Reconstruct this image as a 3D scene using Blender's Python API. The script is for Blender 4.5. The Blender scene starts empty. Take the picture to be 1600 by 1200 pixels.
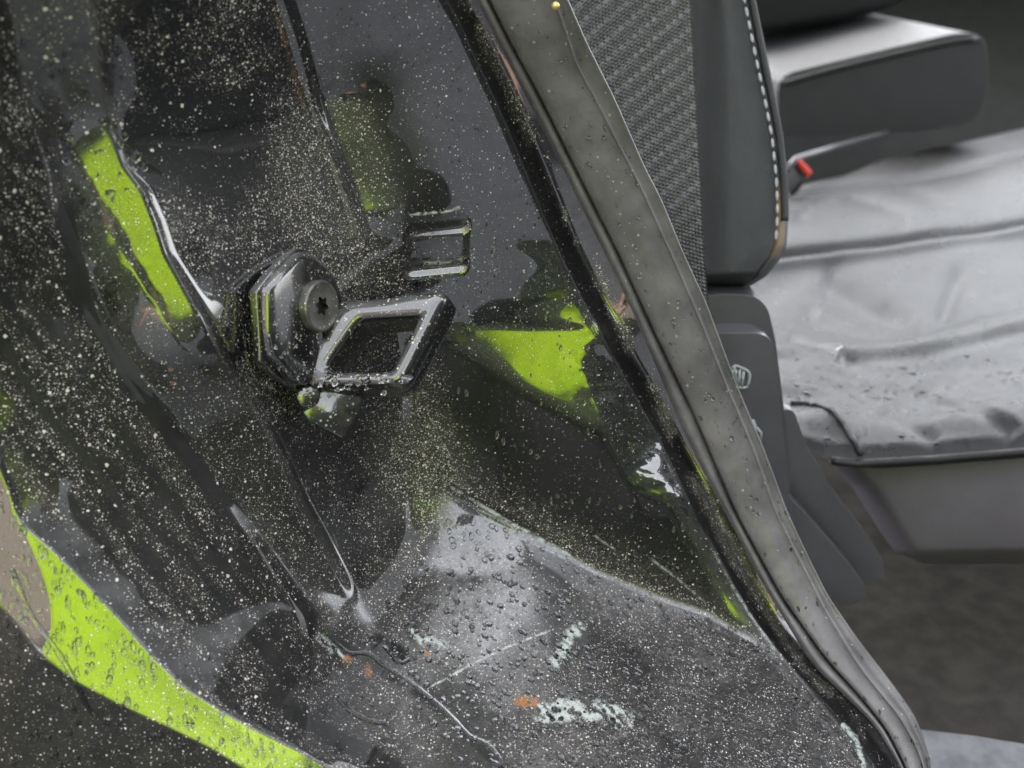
import bpy, bmesh, math, random
import numpy as np
from mathutils import Vector, Matrix

random.seed(7)
RNG = np.random.default_rng(7)
scene = bpy.context.scene
COL = scene.collection

# ------------------------------------------------------------------ camera
PITCH = math.radians(25)
CAM_Z = 1.05
FOCAL = 35.0
FP = 1600 * FOCAL / 36.0            # focal length in photograph pixels
cam_data = bpy.data.cameras.new("camera")
cam_data.lens = FOCAL
cam_data.sensor_width = 36
cam_data.clip_start = 0.01
cam_data.clip_end = 2000
cam_data.dof.use_dof = True
cam_data.dof.focus_distance = 0.392
cam_data.dof.aperture_fstop = 10.5
cam = bpy.data.objects.new("camera", cam_data)
cam.location = (0, 0, CAM_Z)
cam.rotation_euler = (math.radians(90) - PITCH, 0, 0)
COL.objects.link(cam)
scene.camera = cam

# ------------------------------------------------------------------ sky and sun (overcast)
SUN_EL, SUN_AZ = math.radians(55), math.radians(-25)
world = bpy.data.worlds.new("World")
scene.world = world
world.use_nodes = True
wn = world.node_tree
wn.nodes.clear()
w_out = wn.nodes.new("ShaderNodeOutputWorld")
w_bg = wn.nodes.new("ShaderNodeBackground")
w_sky = wn.nodes.new("ShaderNodeTexSky")
w_sky.sky_type = 'NISHITA'
w_sky.sun_disc = False
w_sky.sun_elevation = SUN_EL
w_sky.sun_rotation = SUN_AZ
w_sky.air_density = 1.0
w_sky.dust_density = 1.5
w_hs = wn.nodes.new("ShaderNodeHueSaturation")
w_hs.inputs['Saturation'].default_value = 0.16
wn.links.new(w_sky.outputs[0], w_hs.inputs['Color'])
wn.links.new(w_hs.outputs[0], w_bg.inputs['Color'])
w_bg.inputs['Strength'].default_value = 0.15
wn.links.new(w_bg.outputs[0], w_out.inputs['Surface'])

sun_data = bpy.data.lights.new("sun", 'SUN')
sun_data.energy = 0.7
sun_data.angle = math.radians(25)
sun_data.color = (1.0, 0.97, 0.93)
sun = bpy.data.objects.new("sun", sun_data)
sdir = Vector((math.sin(SUN_AZ) * math.cos(SUN_EL), math.cos(SUN_AZ) * math.cos(SUN_EL), math.sin(SUN_EL)))
sun.rotation_euler = (-sdir).to_track_quat('-Z', 'Y').to_euler()
COL.objects.link(sun)

scene.view_settings.view_transform = 'Standard'
scene.view_settings.look = 'None'
scene.view_settings.gamma = 1.0
scene.view_settings.use_curve_mapping = False
scene.view_settings.exposure = 2.9
scene.cycles.max_bounces = 7
scene.cycles.diffuse_bounces = 3
scene.cycles.glossy_bounces = 4
scene.cycles.transmission_bounces = 5
scene.cycles.caustics_reflective = False
scene.cycles.caustics_refractive = False

# ------------------------------------------------------------------ helpers
CP, SP = math.cos(PITCH), math.sin(PITCH)


def cam2world(p):
    p = np.asarray(p, float)
    x, y, z = p[..., 0], p[..., 1], p[..., 2]
    return np.stack([x, y * SP + z * CP, CAM_Z + y * CP - z * SP], -1)


def world2cam(p):
    p = np.asarray(p, float)
    x, y, z = p[..., 0], p[..., 1], p[..., 2] - CAM_Z
    return np.stack([x, y * SP + z * CP, y * CP - z * SP], -1)


def at(u, v, d):
    """point seen at photo position u, v at d metres along the optical axis"""
    u, v, d = np.broadcast_arrays(np.asarray(u, float), np.asarray(v, float), np.asarray(d, float))
    return cam2world(np.stack([(u - 800) / FP * d, -(v - 600) / FP * d, d], -1))


def on_plane(u, v, p0, n):
    """photo position projected on the world plane through p0 with normal n"""
    c = np.array([0, 0, CAM_Z])
    r = at(u, v, 1.0) - c
    t = ((np.asarray(p0) - c) @ np.asarray(n)) / (r @ np.asarray(n))
    return c + r * t[..., None]


def depth_horizontal(v, h):
    """camera depth of a level surface h metres under the camera"""
    return h / (SP + (np.asarray(v, float) - 600) / FP * CP)


def camdir(x, y, z):
    return np.array([x, y * SP + z * CP, y * CP - z * SP])


def sstep(a, b, x):
    t = np.clip((x - a) / (b - a), 0, 1)
    return t * t * (3 - 2 * t)


def vnoise(x, y, seed=0):
    xi, yi = np.floor(x).astype(np.int64), np.floor(y).astype(np.int64)
    xf, yf = x - xi, y - yi

    def h(a, b):
        n = (a * 374761393 + b * 668265263 + seed * 1442695041) & 0xFFFFFFFF
        n = ((n ^ (n >> 13)) * 1274126177) & 0xFFFFFFFF
        return ((n ^ (n >> 16)) & 0xFFFF) / 65535.0
    sx, sy = xf * xf * (3 - 2 * xf), yf * yf * (3 - 2 * yf)
    a = h(xi, yi) * (1 - sx) + h(xi + 1, yi) * sx
    b = h(xi, yi + 1) * (1 - sx) + h(xi + 1, yi + 1) * sx
    return a * (1 - sy) + b * sy


def fbm(x, y, seed=0, oct=4):
    s, a, t = 0, 0.5, 0
    for k in range(oct):
        s = s + a * vnoise(x * 2 ** k, y * 2 ** k, seed + k * 17)
        t += a
        a *= 0.5
    return s / t


def polydist(U, V, pts):
    """distance to a polyline and position 0..1 along it"""
    pts = np.array(pts, float)
    best = np.full(U.shape, 1e9)
    par = np.zeros(U.shape)
    L = np.concatenate([[0], np.cumsum(np.hypot(*np.diff(pts, axis=0).T))])
    for i in range(len(pts) - 1):
        a, b = pts[i], pts[i + 1]
        ab = b - a
        t = np.clip(((U - a[0]) * ab[0] + (V - a[1]) * ab[1]) / (ab @ ab), 0, 1)
        dd = np.hypot(U - a[0] - t * ab[0], V - a[1] - t * ab[1])
        m = dd < best
        best = np.where(m, dd, best)
        par = np.where(m, (L[i] + t * (L[i + 1] - L[i])) / L[-1], par)
    return best, par


def curve_v(pts):
    p = np.array(pts, float)

    def f(v):
        v = np.asarray(v, float)
        r = np.interp(v, p[:, 1], p[:, 0])
        lo = p[0, 0] + (v - p[0, 1]) * (p[1, 0] - p[0, 0]) / (p[1, 1] - p[0, 1])
        hi = p[-1, 0] + (v - p[-1, 1]) * (p[-1, 0] - p[-2, 0]) / (p[-1, 1] - p[-2, 1])
        return np.where(v < p[0, 1], lo, np.where(v > p[-1, 1], hi, r))
    return f


def smooth_curve(pts, n=8):
    """Catmull-Rom through points"""
    P = [np.array(p, float) for p in pts]
    P = [2 * P[0] - P[1]] + P + [2 * P[-1] - P[-2]]
    out = []
    for i in range(1, len(P) - 2):
        for k in range(n):
            t = k / n
            a, b, c, d = P[i - 1], P[i], P[i + 1], P[i + 2]
            out.append(0.5 * (2 * b + (c - a) * t + (2 * a - 5 * b + 4 * c - d) * t * t + (3 * b - a - 3 * c + d) * t ** 3))
    out.append(P[-2])
    return np.array(out)


def mesh_obj(name, verts, faces, mat=None, parent=None, smooth=True):
    me = bpy.data.meshes.new(name)
    me.from_pydata([tuple(map(float, v)) for v in verts], [], [tuple(map(int, f)) for f in faces])
    me.update()
    if smooth:
        me.shade_smooth()
    if mat:
        me.materials.append(mat)
    o = bpy.data.objects.new(name, me)
    COL.objects.link(o)
    if parent:
        o.parent = parent
        o.matrix_parent_inverse = parent.matrix_world.inverted()
    return o


def grid_obj(name, P, mat=None, parent=None, flip=False, normals=None, mask=None, attrs=None):
    """P: (nv, nu, 3) world points -> one smooth mesh (fast path)"""
    nv, nu = P.shape[:2]
    idx = np.arange(nv * nu).reshape(nv, nu)
    q = np.stack([idx[:-1, :-1], idx[:-1, 1:], idx[1:, 1:], idx[1:, :-1]], -1)
    if not flip:
        q = q[..., ::-1]
    keep = np.ones(q.shape[:2], bool) if mask is None else mask
    q = q[keep]
    used = np.zeros(nv * nu, bool)
    used[q.ravel()] = True
    remap = np.cumsum(used) - 1
    q = remap[q]
    vs = P.reshape(-1, 3)[used]
    me = bpy.data.meshes.new(name)
    me.vertices.add(len(vs))
    me.vertices.foreach_set("co", vs.astype(np.float32).ravel())
    me.loops.add(q.size)
    me.loops.foreach_set("vertex_index", q.astype(np.int32).ravel())
    me.polygons.add(len(q))
    me.polygons.foreach_set("loop_start", np.arange(0, q.size, 4, dtype=np.int32))
    me.polygons.foreach_set("loop_total", np.full(len(q), 4, dtype=np.int32))
    me.update(calc_edges=True)
    me.shade_smooth()
    if attrs:
        for k, a in attrs.items():
            at_ = me.attributes.new(k, 'FLOAT', 'POINT')
            at_.data.foreach_set("value", a.reshape(-1)[used].astype(np.float32))
    if normals is not None:
        me.normals_split_custom_set_from_vertices(normals.reshape(-1, 3)[used].astype(np.float32))
    if mat:
        me.materials.append(mat)
    o = bpy.data.objects.new(name, me)
    COL.objects.link(o)
    if parent:
        o.parent = parent
        o.matrix_parent_inverse = parent.matrix_world.inverted()
    return o


def empty(name, loc):
    o = bpy.data.objects.new(name, None)
    o.location = tuple(map(float, loc))
    o.empty_display_size = 0.02
    COL.objects.link(o)
    bpy.context.view_layer.update()
    return o


def tag(o, label, cat=None, group=None, kind=None):
    o['label'] = label
    if cat:
        o['category'] = cat
    if group:
        o['group'] = group
    if kind:
        o['kind'] = kind
    return o


def prism(name, front, back_vec, mat, parent=None, bevel=0.001, segs=3):
    """outline (world points) extruded by back_vec, edges rounded"""
    bm = bmesh.new()
    vs = [bm.verts.new(tuple(p)) for p in front]
    f = bm.faces.new(vs)
    r = bmesh.ops.extrude_face_region(bm, geom=[f])
    nv = [g for g in r['geom'] if isinstance(g, bmesh.types.BMVert)]
    bmesh.ops.translate(bm, verts=nv, vec=tuple(back_vec))
    bmesh.ops.recalc_face_normals(bm, faces=bm.faces)
    if bevel:
        bmesh.ops.bevel(bm, geom=list(bm.edges), offset=bevel, segments=segs, profile=0.5, affect='EDGES', clamp_overlap=True)
    me = bpy.data.meshes.new(name)
    bm.to_mesh(me)
    bm.free()
    me.shade_smooth()
    me.set_sharp_from_angle(angle=math.radians(40))
    me.materials.append(mat)
    o = bpy.data.objects.new(name, me)
    COL.objects.link(o)
    if parent:
        o.parent = parent
        o.matrix_parent_inverse = parent.matrix_world.inverted()
    return o


def tube(name, pts, rad, mat, parent=None, n=8, half=None):
    pts = np.array(pts, float)
    rad = np.broadcast_to(np.asarray(rad, float), (len(pts),))
    T = np.gradient(pts, axis=0)
    T /= np.linalg.norm(T, axis=1)[:, None]
    ref = np.array([0.3, 0.2, 1.0])
    vs, fs = [], []
    for i in range(len(pts)):
        a = np.cross(T[i], ref)
        a /= np.linalg.norm(a)
        b = np.cross(T[i], a)
        for k in range(n):
            t = 2 * math.pi * k / n
            vs.append(pts[i] + rad[i] * (math.cos(t) * a + math.sin(t) * b))
    for i in range(len(pts) - 1):
        for k in range(n):
            fs.append((i * n + k, i * n + (k + 1) % n, (i + 1) * n + (k + 1) % n, (i + 1) * n + k))
    fs.append(tuple(range(n))[::-1])
    fs.append(tuple((len(pts) - 1) * n + k for k in range(n)))
    return mesh_obj(name, vs, fs, mat, parent)


# ------------------------------------------------------------------ materials
class NT:
    def __init__(self, name):
        self.m = bpy.data.materials.new(name)
        self.m.use_nodes = True
        self.t = self.m.node_tree
        self.t.nodes.clear()
        self.out = self.n("ShaderNodeOutputMaterial")

    def n(self, kind, **kw):
        nd = self.t.nodes.new(kind)
        for k, v in kw.items():
            setattr(nd, k, v)
        return nd

    def l(self, a, b):
        self.t.links.new(a, b)

    def setin(self, sock, x):
        if isinstance(x, bpy.types.NodeSocket):
            self.l(x, sock)
        else:
            sock.default_value = x

    def math(self, op, a, b=None, clamp=False):
        nd = self.n("ShaderNodeMath", operation=op)
        nd.use_clamp = clamp
        self.setin(nd.inputs[0], a)
        if b is not None:
            self.setin(nd.inputs[1], b)
        return nd.outputs[0]

    def mixc(self, f, a, b):
        nd = self.n("ShaderNodeMix", data_type='RGBA')
        self.setin(nd.inputs['Factor'], f)
        self.setin(nd.inputs[6], a if isinstance(a, bpy.types.NodeSocket) else (*a, 1))
        self.setin(nd.inputs[7], b if isinstance(b, bpy.types.NodeSocket) else (*b, 1))
        return nd.outputs[2]

    def mixf(self, f, a, b):
        nd = self.n("ShaderNodeMix", data_type='FLOAT')
        self.setin(nd.inputs['Factor'], f)
        self.setin(nd.inputs[2], a)
        self.setin(nd.inputs[3], b)
        return nd.outputs[0]

    def attr(self, name):
        nd = self.n("ShaderNodeAttribute", attribute_name=name)
        return nd.outputs['Fac']

    def coord(self):
        return self.n("ShaderNodeTexCoord").outputs['Object']

    def noise(self, scale, detail=4, rough=0.6, vec=None):
        nd = self.n("ShaderNodeTexNoise")
        nd.inputs['Scale'].default_value = scale
        nd.inputs['Detail'].default_value = detail
        nd.inputs['Roughness'].default_value = rough
        self.l(vec or self.coord(), nd.inputs['Vector'])
        return nd.outputs['Fac']

    def ramp(self, fac, a, b):
        nd = self.n("ShaderNodeMapRange", interpolation_type='SMOOTHSTEP')
        self.setin(nd.inputs[0], fac)
        nd.inputs[1].default_value = a
        nd.inputs[2].default_value = b
        return nd.outputs[0]

    def jitter(self, amount, scale):
        nd = self.n("ShaderNodeTexNoise")
        nd.inputs['Scale'].default_value = scale
        nd.inputs['Detail'].default_value = 2
        c = self.coord()
        self.l(c, nd.inputs['Vector'])
        ma = self.n("ShaderNodeVectorMath", operation='MULTIPLY_ADD')
        self.l(nd.outputs['Color'], ma.inputs[0])
        ma.inputs[1].default_value = (amount,) * 3
        self.l(c, ma.inputs[2])
        return ma.outputs[0]

    def specks(self, scale, density, size, vec=None, soft=0.35):
        """random grains: cells of a Voronoi pattern, present with the given density"""
        nd = self.n("ShaderNodeTexVoronoi")
        nd.inputs['Scale'].default_value = scale
        self.l(vec or self.coord(), nd.inputs['Vector'])
        sep = self.n("ShaderNodeSeparateColor")
        self.l(nd.outputs['Color'], sep.inputs[0])
        present = self.math('LESS_THAN', sep.outputs[0], density)
        rad = self.math('MULTIPLY', self.math('ADD', self.math('MULTIPLY', sep.outputs[1], 0.9), 0.45), size)
        q = self.math('DIVIDE', nd.outputs['Distance'], rad)
        shape = self.math('SUBTRACT', 1.0, self.ramp(q, 1 - soft, 1.0))
        return self.math('MULTIPLY', present, shape), sep.outputs[2]

    def bump(self, h, strength, dist, normal=None):
        nd = self.n("ShaderNodeBump")
        nd.inputs['Strength'].default_value = strength
        nd.inputs['Distance'].default_value = dist
        self.l(h, nd.inputs['Height'])
        if normal is not None:
            self.l(normal, nd.inputs['Normal'])
        return nd.outputs[0]

    def bsdf(self, **kw):
        nd = self.n("ShaderNodeBsdfPrincipled")
        for k, v in kw.items():
            s = nd.inputs[k.replace('_', ' ')]
            if isinstance(v, tuple) and len(v) == 3:
                v = (*v, 1)
            self.setin(s, v)
        self.l(nd.outputs[0], self.out.inputs['Surface'])
        return nd


def mat_paint():
    t = NT("dusty_wet_black_paint")
    dust, film, scuff_glint, rust_glint, coarse, mud = (t.attr(k) for k in ("dust", "film", "scuff_glint", "rust_glint", "coarse", "mud"))
    jv_ = t.jitter(0.0011, 1500)
    s1, c1 = t.specks(760, t.math('MULTIPLY', dust, .8), 0.27, jv_)
    s2, c2 = t.specks(1350, dust, 0.36, jv_)
    s4, c4 = t.specks(2300, t.math('MULTIPLY', dust, 1.2), 0.42, jv_)
    s2 = t.math('MAXIMUM', s2, t.math('MULTIPLY', s4, .25))
    s3, c3 = t.specks(430, coarse, 0.25, jv_)
    fine = t.math('MAXIMUM', s1, t.math('MULTIPLY', s2, 0.75))
    grain = t.math('MAXIMUM', fine, s3)
    nz = t.noise(620, 6, 0.8)
    filmf = t.math('MULTIPLY', film, t.ramp(nz, 0.32, 0.68))
    grime_col = t.mixc(t.noise(60, 3), (0.04, 0.039, 0.04), (0.10, 0.093, 0.082))
    grain_col = t.mixc(c1, (0.60, 0.51, 0.44), (0.80, 0.76, 0.79))
    mudf = t.math('MULTIPLY', mud, t.mixf(t.ramp(t.noise(150, 6, .7), .3, .7), .93, 1.0))
    col = t.mixc(filmf, (0.0035, 0.0038, 0.0045), grime_col)
    col = t.mixc(mudf, col, t.mixc(t.ramp(t.noise(90, 5, .7), .3, .7), (0.005, 0.005, 0.0055), (0.018, 0.0165, 0.0155)))
    col = t.mixc(t.math('MULTIPLY', grain, 0.85), col, grain_col)
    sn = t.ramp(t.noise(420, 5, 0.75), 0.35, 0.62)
    scf = t.ramp(t.math('MULTIPLY', scuff_glint, t.math('ADD', t.math('MULTIPLY', sn, 0.8), 0.35)), 0.15, 0.85)
    col = t.mixc(t.math('MULTIPLY', scf, .92), col, (0.45, 0.48, 0.47))  # pale colour for scuffs and painted sky glints
    rf = t.math('MULTIPLY', rust_glint, t.ramp(t.noise(500, 4), 0.25, 0.6))
    col = t.mixc(rf, col, (0.34, 0.14, 0.05))
    cover = t.math('MAXIMUM', t.math('MAXIMUM', grain, t.math('MAXIMUM', mudf, t.math('MULTIPLY', filmf, 0.92))), t.math('MAXIMUM', scf, rf), clamp=True)
    coat = t.math('SUBTRACT', 1.0, cover, clamp=True)
    h = t.math('ADD', grain, t.math('MULTIPLY', scf, 0.6))
    nrm = t.bump(h, 0.5, 0.0003)
    t.bsdf(Base_Color=col, Roughness=t.mixf(cover, 0.28, 0.75), Specular_IOR_Level=t.mixf(cover, 0.5, 0.2),
           Coat_Weight=coat, Coat_IOR=2.15, Coat_Roughness=t.mixf(t.math('MULTIPLY', film, film), 0.03, 0.42), Normal=nrm)
    return t.m


def mat_striker():
    t = NT("black_coated_steel")
    g = t.n("ShaderNodeNewGeometry")
    s1, c1 = t.specks(620, 0.42, 0.30)
    s2, c2 = t.specks(1000, 0.30, 0.30)
    up = t.n("ShaderNodeSeparateXYZ")
    t.l(g.outputs['Normal'], up.inputs[0])
    upf = t.ramp(up.outputs[2], -0.2, 0.8)
    grain = t.math('MULTIPLY', t.math('MAXIMUM', s1, s2), t.math('ADD', t.math('MULTIPLY', upf, 0.7), 0.3))
    film = t.math('MULTIPLY', t.ramp(t.noise(180, 5, .7), .4, .75), t.math('MULTIPLY', upf, 0.35))
    col = t.mixc(film, (0.012, 0.012, 0.013), (0.16, 0.15, 0.13))
    col = t.mixc(grain, col, (0.6, 0.55, 0.45))
    cov = t.math('MAXIMUM', grain, film)
    nrm = t.bump(t.math('ADD', t.noise(500, 3), grain), 0.25, 0.0003)
    t.bsdf(Base_Color=col, Roughness=t.mixf(cov, 0.24, 0.7), Coat_Weight=t.math('MULTIPLY', t.math('SUBTRACT', 1.0, cov), .7), Coat_IOR=2.2, Coat_Roughness=0.08, Normal=nrm)
    return t.m


def mat_simple(name, col, rough=0.5, bump_scale=None, bump=0.2, dist=0.0003, spec=0.5, var=0.0, var_scale=40, coat=0.0, coat_rough=0.1, metallic=0.0, speck=0.0, speck_scale=700, speck_col=(0.6, .56, .48)):
    t = NT(name)
    c = t.mixc(t.ramp(t.noise(var_scale, 5), 0.25, 0.75), tuple(x * (1 - var) for x in col), tuple(x * (1 + var) for x in col))
    kw = {}
    r = t.mixf(t.noise(var_scale * 2.3, 4), rough * 0.85, min(1, rough * 1.15))
    if speck:
        s, cc = t.specks(speck_scale, speck, 0.28)
        c = t.mixc(s, c, speck_col)
    if bump_scale:
        kw['Normal'] = t.bump(t.noise(bump_scale, 5, 0.6), bump, dist)
    t.bsdf(Base_Color=c, Roughness=r, Specular_IOR_Level=spec, Coat_Weight=coat, Coat_Roughness=coat_rough, Metallic=metallic, **kw)
    return t.m


def mat_leather(name, col=(0.022, 0.022, 0.024), rough=0.36, grain=1400, strength=0.35, stain=False):
    t = NT(name)
    v = t.n("ShaderNodeTexVoronoi", feature='DISTANCE_TO_EDGE')
    v.inputs['Scale'].default_value = grain
    t.l(t.coord(), v.inputs['Vector'])
    e = t.ramp(v.outputs['Distance'], 0.0, 0.3)
    h = t.math('ADD', e, t.math('MULTIPLY', t.noise(90, 4), 1.5))
    c = t.mixc(t.noise(30, 4), tuple(x * 0.8 for x in col), tuple(x * 1.35 for x in col))
    if stain:
        c = t.mixc(t.attr("stain"), c, (0.30, 0.19, 0.07))
    t.bsdf(Base_Color=c, Roughness=t.mixf(t.noise(70, 5), rough * 0.8, rough * 1.2), Specular_IOR_Level=0.46,
           Normal=t.bump(h, strength, 0.0004))
    return t.m


def mat_water():
    t = NT("rain_water")
    t.bsdf(Base_Color=(1, 1, 1), Roughness=0.0, IOR=1.33, Transmission_Weight=1.0)
    return t.m


M_PAINT = mat_paint()
M_STEEL = mat_striker()
M_BOLT = mat_simple("zinc_bolt", (0.13, 0.125, 0.12), 0.30, 700, 0.2, 0.0002, metallic=0.5, var=0.3, var_scale=200, speck=.25, speck_scale=800)
M_RUBBER = mat_simple("grey_epdm_rubber", (0.115, 0.108, 0.113), 0.38, 900, 0.3, 0.0003, var=0.38, var_scale=45, speck=0.10, speck_scale=520, speck_col=(.3, .29, .27))
M_LEATHER = mat_leather("black_leather", (0.014, 0.0135, 0.014), 0.29, 1200, 0.35)
M_BOLSTER = mat_leather("bolster_leather", (0.03, 0.031, 0.034), 0.48, 1500, 0.5, stain=True)
M_THREAD = mat_simple("grey_thread", (0.34, 0.34, 0.36), 0.6, 3000, 0.4, var=0.2)
M_PLASTIC = mat_simple("grey_trim_plastic", (0.085, 0.081, 0.092), 0.30, 1500, 0.12, var=0.12)
M_SYMBOL = mat_simple("pale_relief_plastic", (0.36, 0.39, 0.40), 0.45, var=0.1)
M_RED = mat_simple("red_plastic", (0.75, 0.05, 0.03), 0.4, var=0.1)
M_CARPET = mat_simple("brown_grey_carpet", (0.05, 0.045, 0.04), 0.95, 700, .6, 0.002, spec=0.1, var=0.25, var_scale=60)
M_SILL = mat_simple("scuffed_sill_plate", (0.22, 0.22, 0.24), 0.35, 300, 0.2, var=0.25, var_scale=90)
M_DARK = mat_simple("dark_cabin_plastic", (0.012, 0.0125, 0.013), 0.5, 800, 0.15, var=0.2)
M_WATER = mat_water()
M_BRASS = mat_simple("brass_clip", (0.75, 0.55, 0.2), 0.3, metallic=0.6)
M_GROUND = mat_simple("wet_asphalt", (0.075, 0.079, 0.086), 0.6, 60, 0.4, 0.01, var=0.3, var_scale=8)
M_HIVIS = mat_simple("neon_yellow_green_fabric", (0.62, 0.92, 0.012), 0.75, 60, 0.5, 0.01, var=0.05, var_scale=8)
M_TROUSER = mat_simple("black_work_trousers", (0.012, 0.012, 0.014), 0.85, 200, 0.4, 0.003, var=0.2)
M_SKIN = mat_simple("skin", (0.42, 0.25, 0.18), 0.5, 300, 0.1, var=0.08)
M_HEAD = mat_simple("grey_headliner", (0.36, 0.36, 0.35), 0.9)
M_GLASS = mat_simple("dark_tinted_glass", (0.01, 0.012, 0.012), 0.08)
M_HAIR = mat_simple("dark_hair", (0.02, 0.014, 0.01), 0.5)

# ================================================================== BODY PANEL
# Feature lines of the stamped door jamb, traced as u(v)
cA = curve_v([(-95, 700), (-50, 830), (0, 945), (30, 980), (63, 1020), (117, 1063), (187, 1100), (267, 1137), (333, 1170), (377, 1197), (470, 1250)])
cB = curve_v([(-70, 480), (-40, 600), (0, 735), (33, 817), (83, 860), (133, 910), (187, 967), (243, 1030), (293, 1077), (350, 1113), (400, 1140), (467, 1173), (540, 1215), (600, 1255)])
cL = curve_v([(5, -60), (15, 0), (33, 133), (67, 240), (87, 300), (117, 367), (137, 420), (160, 473), (187, 520), (227, 593), (267, 640), (300, 693), (340, 743), (430, 860), (490, 950), (540, 1010)])
cR = curve_v([(135, -60), (143, 0), (157, 67), (163, 143), (173, 197), (197, 260), (227, 300), (247, 350), (262, 397), (297, 460), (320, 500), (353, 570), (393, 633), (427, 693), (473, 797), (540, 918), (570, 970)])
cE = curve_v([(425, -60), (440, 0), (460, 60), (480, 133), (497, 187), (517, 240), (537, 300), (557, 360), (590, 420)])
cF = curve_v([(665, -60), (693, 0), (713, 33), (737, 87), (767, 150), (800, 227), (830, 300), (872, 400), (897, 450), (926, 505), (955, 560), (985, 613), (1027, 687), (1073, 783), (1087, 817), (1110, 851), (1144, 915), (1181, 975), (1226, 1033), (1290, 1110), (1350, 1190), (1400, 1260)])
# weatherstrip lines
sL = curve_v([(722, -60), (745, 0), (790, 90), (833, 173), (880, 263), (903, 312), (947, 400), (987, 483), (1023, 567), (1063, 663), (1097, 733), (1150, 832), (1192, 913), (1220, 958), (1269, 1039), (1325, 1092), (1367, 1133), (1402, 1190), (1430, 1260)])
sG = curve_v([(735, -60), (763, 0), (800, 73), (833, 133), (867, 200), (900, 267), (967, 400), (1017, 510), (1083, 647), (1147, 797), (1185, 868), (1222, 935), (1290, 1030), (1345, 1090), (1385, 1140), (1415, 1200), (1435, 1260)])
sW = curve_v([(843, -60), (867, 0), (900, 100), (933, 160), (967, 227), (1000, 290), (1050, 400), (1095, 503), (1136, 606), (1177, 702), (1211, 799), (1240, 858), (1290, 955), (1346, 1046), (1409, 1123), (1437, 1175), (1447, 1210), (1455, 1260)])
sR = curve_v([(862, -60), (888, 0), (917, 67), (960, 153), (1007, 260), (1033, 310), (1070, 400), (1102, 469), (1153, 606), (1194, 702), (1230, 799), (1255, 853), (1293, 930), (1339, 997), (1388, 1060), (1430, 1119), (1447, 1165), (1455, 1200), (1462, 1260)])

STEP = 2.5
gu = -60 + STEP * np.arange(616)
gv = -60 + STEP * np.arange(528)
U, V = np.meshgrid(gu, gv)
A, B, L_, R_, E_, F_ = (c(V) for c in (cA, cB, cL, cR, cE, cF))
L_ = np.where(V > 960, 498 - (V - 960) * 0.10, L_)

# --- direction each patch of sheet metal faces: degrees right / up of the line of sight,
#     and how strictly the pressing keeps to it
tx = np.full(U.shape, 41.0)
ty = np.full(U.shape, -8.0)
wt = np.full(U.shape, 1.0)


def blend(m, x, y, w=1.0):
    global tx, ty, wt
    tx = tx * (1 - m) + x * m
    ty = ty * (1 - m) + y * m
    wt = wt * (1 - m) + w * m


def band(c0, c1, w0=6, w1=6):
    return sstep(-w0, w0, (U - c0) * 0.86) * sstep(-w1, w1, (c1 - U) * 0.86)


# outer skin beyond the lip
blend(sstep(6, -6, U - A), -18, -26, 1.2)
# dusty channel wall between lip and bead
blend(band(B, L_, 8, 8), 39, -15, .6)
# rounded outer lip (mirror of the hi-vis jacket)
m = band(A, B, 7, 5)
s = np.clip((U - A) / np.maximum(B - A, 1), 0, 1)
ml = m
blend(m, -9 + 4 * s, -9 + 3 * s, 14)
tan_u = np.interp(V, [800, 833, 883, 933, 980, 1013, 1040], [20, 40, 63, 80, 83, 70, 40])
blend(m * sstep(8, -8, U - tan_u), -23, -10, 14)
blend(band(L_ - 26, L_ + 4, 6, 6) * sstep(1000, 930, V), 50, -6, .3)
# raised bead
m = band(L_, R_, 6, 6) * sstep(960, 880, V)
s = np.clip((U - L_) / np.maximum(R_ - L_, 1), 0, 1)
blend(m, 27 - 4 * s, -10, .5)
mg = m * sstep(150, 240, V) * sstep(560, 460, V - 60 * (s - .5))
cen = 0.47 + 0.25 * sstep(230, 480, V) + .10 * (fbm(U / 18, V / 30, 55, 3) - .5)
mbd = mg * sstep(cen - 0.16, cen, s) * sstep(1.06, .90, s)
blend(mbd, -5, -3, 8)
blend(m * sstep(200, 120, V), 20, -28, 1)
# far edge of the bead rolls down towards the jamb
blend(band(R_ - 4, R_ + 14, 4, 7) * sstep(960, 880, V), 58, 4, .3)
# step line E, above the striker
fadeE = sstep(400, 350, V)
blend(sstep(-6, 6, (U - E_ - 18) * .86) * fadeE, 16, -19, 4)
blend(band(E_ - 9, E_ + 3, 4, 4) * fadeE, -8, 8, .3)
blend(band(E_ + 3, E_ + 17, 4, 5) * fadeE, 46, 0, .3)
mg = band(E_ + 22, E_ + 88, 8, 10) * sstep(140, 164, V) * sstep(345, 322, V)
mE = mg
blend(mg, 0, -7, 14)
# flat right of the striker
mflat = sstep(560, 700, U + 0.15 * (V - 400)) * sstep(330, 420, V)
blend(mflat, 16, -19, 4)
# reflection zones on it: green wedge then black
wl = 540 + (U - 740) * (120 / 180.0)            # lower edge of the wedge
mw = sstep(496, 522, V - 0.04 * (U - 830)) * sstep(610, 660, U)
blend(mw, 0, -8, 14)
fold = U - (640 + np.maximum(V - 580, -60) * .34)
mb = sstep(-14, 40, V - wl) * sstep(-9, 9, fold) * sstep(430, 560, V)
blend(mb, 4, -21, 6)
# sharp edge F of the pillar face
edge_d = (U - F_) * 0.86
blend(sstep(-34, -8, edge_d) * sstep(520, 560, V), 20, -18, 1)
blend(sstep(-10, -3, edge_d) * sstep(6, 0, edge_d), 8, 14, .5)
blend(sstep(0, 5, edge_d), 56, -6, .3)
blend(sstep(24, 40, edge_d), 10, -24, .3)
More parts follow.
